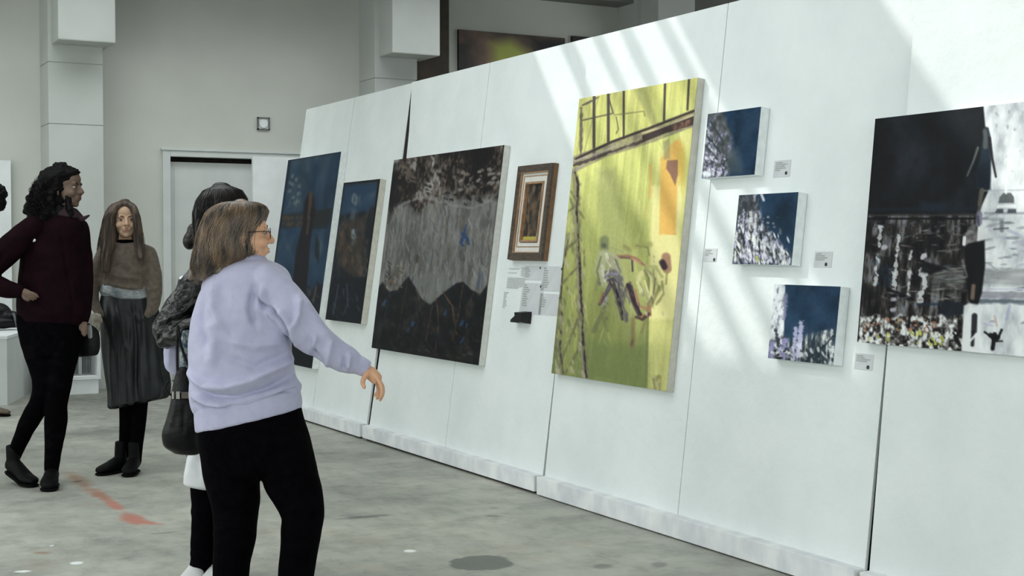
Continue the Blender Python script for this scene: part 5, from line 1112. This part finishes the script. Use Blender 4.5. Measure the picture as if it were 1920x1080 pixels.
organic('sweater', [f.torso(swt, cap=.3), f.limb(al), f.limb(ar)], M_taupe, WC, .006, 3, .5, creases(f, [([(200, 500), (240, 520), (280, 500)], 5, .006), ([(190, 526), (230, 538), (280, 544)], 4, .014), ([(200, 510), (225, 520), (262, 522)], 4, .008), ([(188, 538), (230, 550)], 3, -.008), ([(215, 480), (205, 520)], 4, .006), ([(276, 500), (272, 545)], 4, -.010), ([(192, 490), (190, 540)], 3, -.009), ([(225, 490), (245, 500), (250, 515)], 5, .006), ([(300, 560), (280, 566)], 3, -.006), ([(298, 540), (276, 545)], 4, .005)], .004, 12, 3))
organic('neckline', [f.torso([(220, 452, 250, 452, 14.5), (216, 462, 254, 462, 17)], cap=.3)], M_blackcloth, WC, .004, 2)
organic('satin_top', [f.torso(sat, cap=.2)], mat('grey_satin', (96, 102, 105), (136, 143, 145), 8, .25, stretch=(1, 1, 3), spec=.6), WC, .005, 2, .5, creases(f, [([(190, 545), (235, 560), (285, 556)], 3, .006)], .005, 16, 5))
def skirtfn(fig):
    cf = creases(fig, [([(222, 565), (232, 620), (246, 700)], 5, .010), ([(250, 565), (254, 640), (252, 740)], 4, -.012), ([(265, 560), (272, 640), (280, 730)], 5, .010), ([(205, 570), (212, 650), (222, 745)], 5, -.010), ([(292, 590), (300, 660), (308, 720)], 4, -.010), ([(240, 580), (262, 600), (290, 590)], 5, .007)], .006, 8, 6, stretch=(1, 1, .35))
    def fn(W, N):
        X, Y, Z = pxof(W); c = fig.P(250, 640); a = np.arctan2((W-c)@F, (W-c)@R); low = np.clip((Y-570)/160, 0, 1); return cf(W, N)+.009*np.sin(a*13+np.sin(Y*.02)*1.5)*low
    return fn
M_satin = mat('charcoal_satin', (14, 17, 19), (26, 29, 32), 10, .42, spec=.3, bump=.1, bscale=40)
organic('skirt', [f.torso(skirt, cap=.03)], M_satin, WC, .006, 2, .5, skirtfn(f))
organic('tights', [f.limb(lg1), f.limb(lg2)], M_blackcloth, WC, .005, 2)
hs = [(224, 377, 243, 377, 10, 4), (209, 384, 253, 384, 22, 5), (200, 396, 258, 396, 27, 8), (194, 415, 261, 415, 27, 14), (189, 440, 265, 440, 24, 18), (185, 465, 268, 465, 22, 20), (184, 490, 266, 488, 18, 22), (188, 508, 262, 502, 14, 24)]
hsec = [f.sec(*r) for r in hs]
lock = [[(232, 381, -16, 5, 6), (218, 388, -22, 8, 7), (207, 404, -24, 9, 8), (203, 430, -24, 10, 8), (203, 460, -26, 11, 8), (199, 485, -32, 9, 7), (197, 508, -34, 6, 4)], [(236, 381, -16, 5, 6), (248, 388, -18, 7, 7), (256, 404, -20, 6, 7), (259, 430, -20, 6, 7), (262, 458, -24, 7, 7), (264, 482, -32, 6, 5)]]
organic('hair', [rounded_tube(hsec, 32, .5)]+[f.limb(l) for l in lock], M_brownhair, WC, .005, 3, .5, hairfn(f, .004))
strands('hair_strands', hsec, M_brownhair, WC, 260, .0011, 18, wob=.006, lift=1.02)
for q, l in enumerate(lock):
    sl_ = []
    for i_, p_ in enumerate(l):
        sl_.append((f.P(*p_[:3]), R*p_[3]*f.k, F*p_[4]*f.k))
    strands('hair_strands', sl_, M_brownhair, WC, 110, .0011, 60+q, wob=.010, start=(.0, .3), end=(.8, 1.15), lift=1.05)
for hx, hy, tx, ty, d in ((236, 869, 217, 873, 6), (254, 874, 253, 886, 0)):
    a = f.P(hx, hy, d+6); b_ = f.P(tx, ty, d); dv = (b_-a); dv[2] = 0
    a2 = np.array([a[0], a[1]]); dirn = (-F[:2]*.9-R[:2]*(.55 if hx < 240 else -.05)); dirn /= np.linalg.norm(dirn)
    shoe(WC, tuple(a2), tuple(a2+dirn*.225), .092, .085, M_boot, M_sole, 'boot', ankle=.10)
TC = thing('tote_bag', 'crumpled beige cloth bag hanging from the hand of the person in the taupe sweater', 'bag', tuple(f.P(176, 640, -34)))
organic('cloth', [f.torso([(166, 590, 190, 590, 7, -43), (163, 610, 189, 608, 9, -45), (166, 632, 186, 630, 8, -45), (169, 652, 182, 650, 6, -45), (172, 666, 178, 665, 4, -45)], cap=.4)], mat('beige_cloth', (136, 132, 122), (164, 160, 148), 40, .85), TC, .004, 2, .5, creases(f, [([(176, 594), (172, 650)], 3, .006), ([(182, 600), (178, 650)], 2, -.006)], .006, 24, 3))

# ---- the curly-haired woman in the maroon jacket
f = Fig(7.94)
base = f.P(80, 912)
WL = thing('person', 'person with black curly hair in maroon jacket, hand on hip, looking right', 'person', (base[0], base[1], 0))
M_skinL = skinmat('brown_skin', (96, 78, 66))
HPl, Tl, Bl, sl = head_prims(f.P(121, 353, 0), R*.985-F*.17-U*.02, U, .236)
jk = [(90, 402, 150, 410, 24), (70, 410, 157, 418, 32), (52, 426, 159, 430, 38), (42, 450, 158, 450, 41), (38, 490, 158, 490, 42), (34, 530, 162, 530, 42), (32, 570, 167, 570, 43), (34, 600, 165, 606, 42)]
armb = [(62, 428, -30, 24, 25), (30, 455, -38, 26, 25), (2, 482, -42, 25, 24), (-22, 512, -44, 21, 21), (-14, 532, -46, 20, 20), (10, 541, -50, 18, 17), (34, 546, -52, 14, 13)]
armf = [(146, 430, 24, 20, 20), (156, 480, 30, 18, 18), (160, 530, 24, 15, 16), (160, 575, 6, 12, 13), (158, 600, -6, 10, 10)]
lgL = [(62, 600, 4, 32, 36), (76, 660, 0, 31, 34), (86, 705, -4, 27, 29), (80, 745, 0, 21, 25), (58, 785, 16, 18, 21), (38, 825, 28, 15, 18), (26, 856, 32, 13, 15)]
lgR = [(122, 605, 6, 36, 38), (118, 660, 0, 30, 34), (110, 710, -4, 25, 28), (106, 750, -6, 21, 24), (104, 800, -2, 20, 21), (100, 845, 0, 16, 17), (97, 880, 0, 14, 15)]
pr = HPl+[f.limb([(112, 378, 0, 18, 18), (112, 404, 0, 19, 19)]), f.torso(jk, 12), f.limb(armb, .52), f.limb(armf, .6), f.limb(lgL, .72), f.limb(lgR, .72)]
pr += hand_prims(f, (36, 546, -52), (53, 551, -54), [[(53, 547, -56), (62, 549, -57), (70, 553, -54)], [(53, 550, -56), (63, 553, -56), (72, 557, -53)], [(52, 554, -55), (61, 557, -55), (68, 561, -52)], [(50, 557, -54), (57, 560, -54), (63, 563, -51)]], [(42, 552, -54), (46, 560, -56), (53, 564, -54)], 8, 6, 2.4)
pr += hand_prims(f, (158, 600, -8), (158, 612, -12), [[(155, 611, -15), (153, 621, -16), (155, 628, -15)], [(157, 612, -15), (156, 623, -16), (158, 630, -15)], [(160, 612, -14), (160, 622, -15), (161, 629, -14)], [(162, 611, -13), (163, 619, -13), (163, 625, -12)]], [(155, 604, -14), (150, 612, -17), (150, 618, -17)], 6, 5, 2.1)
organic('body', pr, M_skinL, WL, .0045, 2)
face_parts(Tl, Bl, sl, WL, M_iris, mat('black_eyebrow', (20, 17, 16), (26, 22, 22), 30, .8), skinmat('lips_l', (92, 60, 56)))
M_maroon = mat('maroon_jacket', (17, 6, 11), (24, 9, 15), 16, .85, bump=.2, bscale=120, spec=.05)
organic('jacket', [f.torso(jk, cap=.3), f.limb(armb), f.limb(armf)], M_maroon, WL, .006, 3, .5, creases(f, [([(70, 470), (90, 520), (120, 560)], 6, .006), ([(112, 430), (125, 500), (140, 590)], 3, -.008), ([(60, 450), (50, 500), (56, 530)], 6, -.010), ([(40, 580), (80, 590), (120, 586)], 6, .006), ([(10, 470), (-6, 505)], 5, -.008), ([(20, 520), (-10, 520)], 5, .006), ([(150, 460), (158, 500)], 4, -.006)], .006, 9, 4))
organic('collar', [f.torso([(100, 388, 146, 394, 20), (96, 402, 158, 408, 26)], cap=.3), f.limb([(150, 412, -8, 5, 4), (158, 409, -12, 4, 3), (167, 404, -14, 2, 2)])], mat('dark_maroon_lining', (30, 16, 22), (38, 20, 27), 20, .8), WL, .004, 2)
G().add(*f.limb([(62, 451, -42, 3, 2), (65, 450, -43, 3, 2)])).mk('white_logo', M_white, WL, True)
organic('bracelet', [f.limb([(36, 546, -52, 10, 9), (40, 547, -52, 10, 9)], cap=.2)], M_metal, WL, .003, 1)
g = [f.torso([(34, 590, 163, 598, 40), (38, 630, 154, 630, 40), (48, 668, 143, 664, 36)], cap=.2)]
organic('skirt', g, M_blackcloth, WL, .006, 2)
organic('trousers', [f.limb(lgL), f.limb(lgR)], mat('black_plaid_cloth', (4, 4, 6), (13, 9, 13), 9, .9, stretch=(1, 1, 2.2), lo=.5, hi=.7, spec=.03), WL, .006, 3, .5, creases(f, [([(60, 740), (96, 750)], 5, .006), ([(90, 840), (114, 846)], 4, .007)], .004, 11, 4))
hs = [(100, 312, 124, 310, 12), (84, 318, 140, 316, 26), (74, 330, 149, 324, 34), (67, 345, 134, 340, 38), (61, 362, 129, 358, 39), (57, 380, 128, 376, 38), (55, 396, 126, 392, 36), (60, 412, 124, 410, 32), (76, 424, 116, 424, 22)]
hsec = [f.sec(*r) for r in hs]
def curlfn(W, N): return vnoise(W, 34, 3)*.012+vnoise(W, 80, 6)*.006
organic('hair', [rounded_tube(hsec, 32, .5)]+[f.ball(*q) for q in ((128, 378, -16, 6, 14, 7), (131, 398, -20, 6, 13, 7), (126, 386, 8, 8, 18, 10), (60, 372, -6, 10, 12), (54, 388, 0, 9, 10), (62, 400, -14, 10, 11), (72, 352, 0, 10, 14), (50, 396, 8, 7, 7))], M_blackhair, WL, .005, 2, .5, curlfn, 1)
strands('hair_strands', hsec, M_blackhair, WL, 260, .0014, 28, wob=.010, lift=1.0, curl=.012, frq=22, end=(.7, 1.05), npts=26, phi=(1.6, 4.9), start=(.25, .6))
for (hx, hy, hd), (dx, dy), an in (((25, 868, 26), (.80, -.60), .07), ((97, 886, 2), (.22, -.97), .11)):
    a = f.P(hx, hy, hd); dirn = R[:2]*dx+F[:2]*dy; dirn /= np.linalg.norm(dirn)
    shoe(WL, tuple(a[:2]-dirn*.05), tuple(a[:2]+dirn*.21), .10, .095, M_boot, M_sole, 'boot', ankle=an, lift=(.06 if hx < 50 else 0))
HB = thing('shoulder_bag', 'black shoulder bag with a pale tag hanging beside the maroon jacket', 'bag', tuple(f.P(160, 640, -20)))
organic('bag_body', [f.torso([(142, 606, 166, 606, 9, 64), (138, 625, 184, 620, 11, 64), (138, 650, 188, 648, 12, 64), (144, 668, 184, 664, 10, 64)], cap=.3)], M_leather, HB, .005, 2)
G().add(*f.limb([(168, 612, 48, 4, 3), (168, 622, 47, 5, 3), (169, 632, 47, 4, 3)])).mk('pale_tag', mat('pale_tag_plastic', (150, 154, 154), (164, 168, 167), 30, .6), HB, True)
G().add(*f.limb([(150, 610, 64, 2.5, 2), (148, 520, 62, 2.5, 2), (138, 430, 58, 2.5, 2), (118, 402, 44, 2.5, 2)])).mk('strap', M_leather, HB, True)

# ---- a person mostly outside the left edge
f = Fig(11.24)
base = f.P(-22, 780)
WE = thing('person', 'person in dark clothes cut off by the left edge, one brown shoe showing', 'person', (base[0], base[1], 0))
tor = [(-34, 405, -6, 405, 10), (-52, 420, -2, 420, 16), (-60, 450, -6, 450, 18), (-58, 500, -8, 500, 18), (-58, 560, -8, 560, 19)]
l1 = [(-44, 560, 0, 13, 14), (-44, 660, 0, 11, 12), (-40, 768, 0, 8, 9)]; l2 = [(-24, 560, 0, 13, 14), (-22, 660, 0, 11, 12), (-18, 768, 0, 8, 9)]
a1 = [(-54, 425, 4, 9, 9), (-62, 490, 0, 8, 8), (-52, 545, -14, 6, 6), (-44, 560, -16, 5, 5)]; a2 = [(-10, 425, -6, 9, 9), (-12, 480, -14, 8, 8), (-20, 525, -24, 6, 6), (-30, 530, -26, 5, 5)]
HPe, Te, Be, se = head_prims(f.P(-18, 372, 0), -R*.95+F*.3, U, .228)
fing = lambda x, y, d: hand_prims(f, (x, y, d), (x-7, y+5, d-1), [[(x-7, y+3, d-3), (x-12, y+6, d-3), (x-14, y+10, d-2)], [(x-7, y+5, d-1), (x-12, y+9, d-1), (x-13, y+12, d)], [(x-7, y+6, d+1), (x-11, y+11, d+1), (x-12, y+14, d+2)], [(x-6, y+7, d+3), (x-9, y+12, d+3), (x-10, y+15, d+4)]], [(x-3, y+1, d-2), (x-6, y-2, d-4), (x-10, y-2, d-4)], 5, 3, 1.5)
organic('body', HPe+[f.limb([(-14, 385, 0, 9, 9), (-16, 410, 0, 9, 9)]), f.torso(tor, 5), f.limb(a1, .6), f.limb(a2, .6), f.limb(l1, .7), f.limb(l2, .7)]+fing(-44, 560, -16)+fing(-30, 530, -26), M_skinB, WE, .005, 2)
face_parts(Te, Be, se, WE, M_iris, M_brow, skinmat('lips_e', (140, 96, 86)))
M_darkcloth = mat('dark_navy_cloth', (22, 22, 26), (30, 30, 34), 14, .85)
organic('coat', [f.torso(tor, cap=.3), f.limb(a1), f.limb(a2)], M_darkcloth, WE, .007, 3)
organic('trousers', [f.limb(l1), f.limb(l2)], M_darkcloth, WE, .007, 2)
organic('hair', [f.ball(-13, 367, 0, 25, 25, 24), f.ball(-6, 380, 0, 17, 19, 19)], M_blackhair, WE, .005, 2, .5, curlfn, 1)
M_bsh = mat('brown_shoe_leather', (78, 66, 56), (98, 84, 70), 20, .5)
for x, d in ((-34, 6), (-13, 0)):
    a = f.P(x, 776, d); dirn = R[:2]*.97-F[:2]*.2; shoe(WE, tuple(a[:2]-dirn*.12), tuple(a[:2]+dirn*.15), .10, .085, M_bsh, M_sole)

# black bag on the plinth
pt = hit(15, 620, (0, 0, 1), .60)
BB_ = thing('black_bag', 'black soft bag lying on the low white plinth at the left edge', 'bag', (pt[0], pt[1]+.1, .60))
def soft(c, rx, ry, rz): return np.array(c)+ICO_V*np.array([rx, ry, rz]), ICO_F
c0 = np.array([pt[0], pt[1]+.12, .60])
organic('bag_body', [soft(c0+np.array([-.10, .02, .14]), .17, .09, .12), soft(c0+np.array([.0, .0, .105]), .14, .08, .085), soft(c0+np.array([-.05, .0, .072]), .22, .10, .055)], M_leather, BB_, .006, 3, .5, lambda W, N: vnoise(W, 14, 3)*.008)
g = G(); g.add(*rounded_tube([(c0+np.array(p), np.array([.012, 0, 0]), np.array([0, .004, 0])) for p in ((.055, -.08, .16), (.075, -.09, .08), (.085, -.088, .035))], 10, .3)); g.mk('strap', mat('grey_webbing', (84, 88, 88), (100, 104, 103), 30, .8), BB_, True)
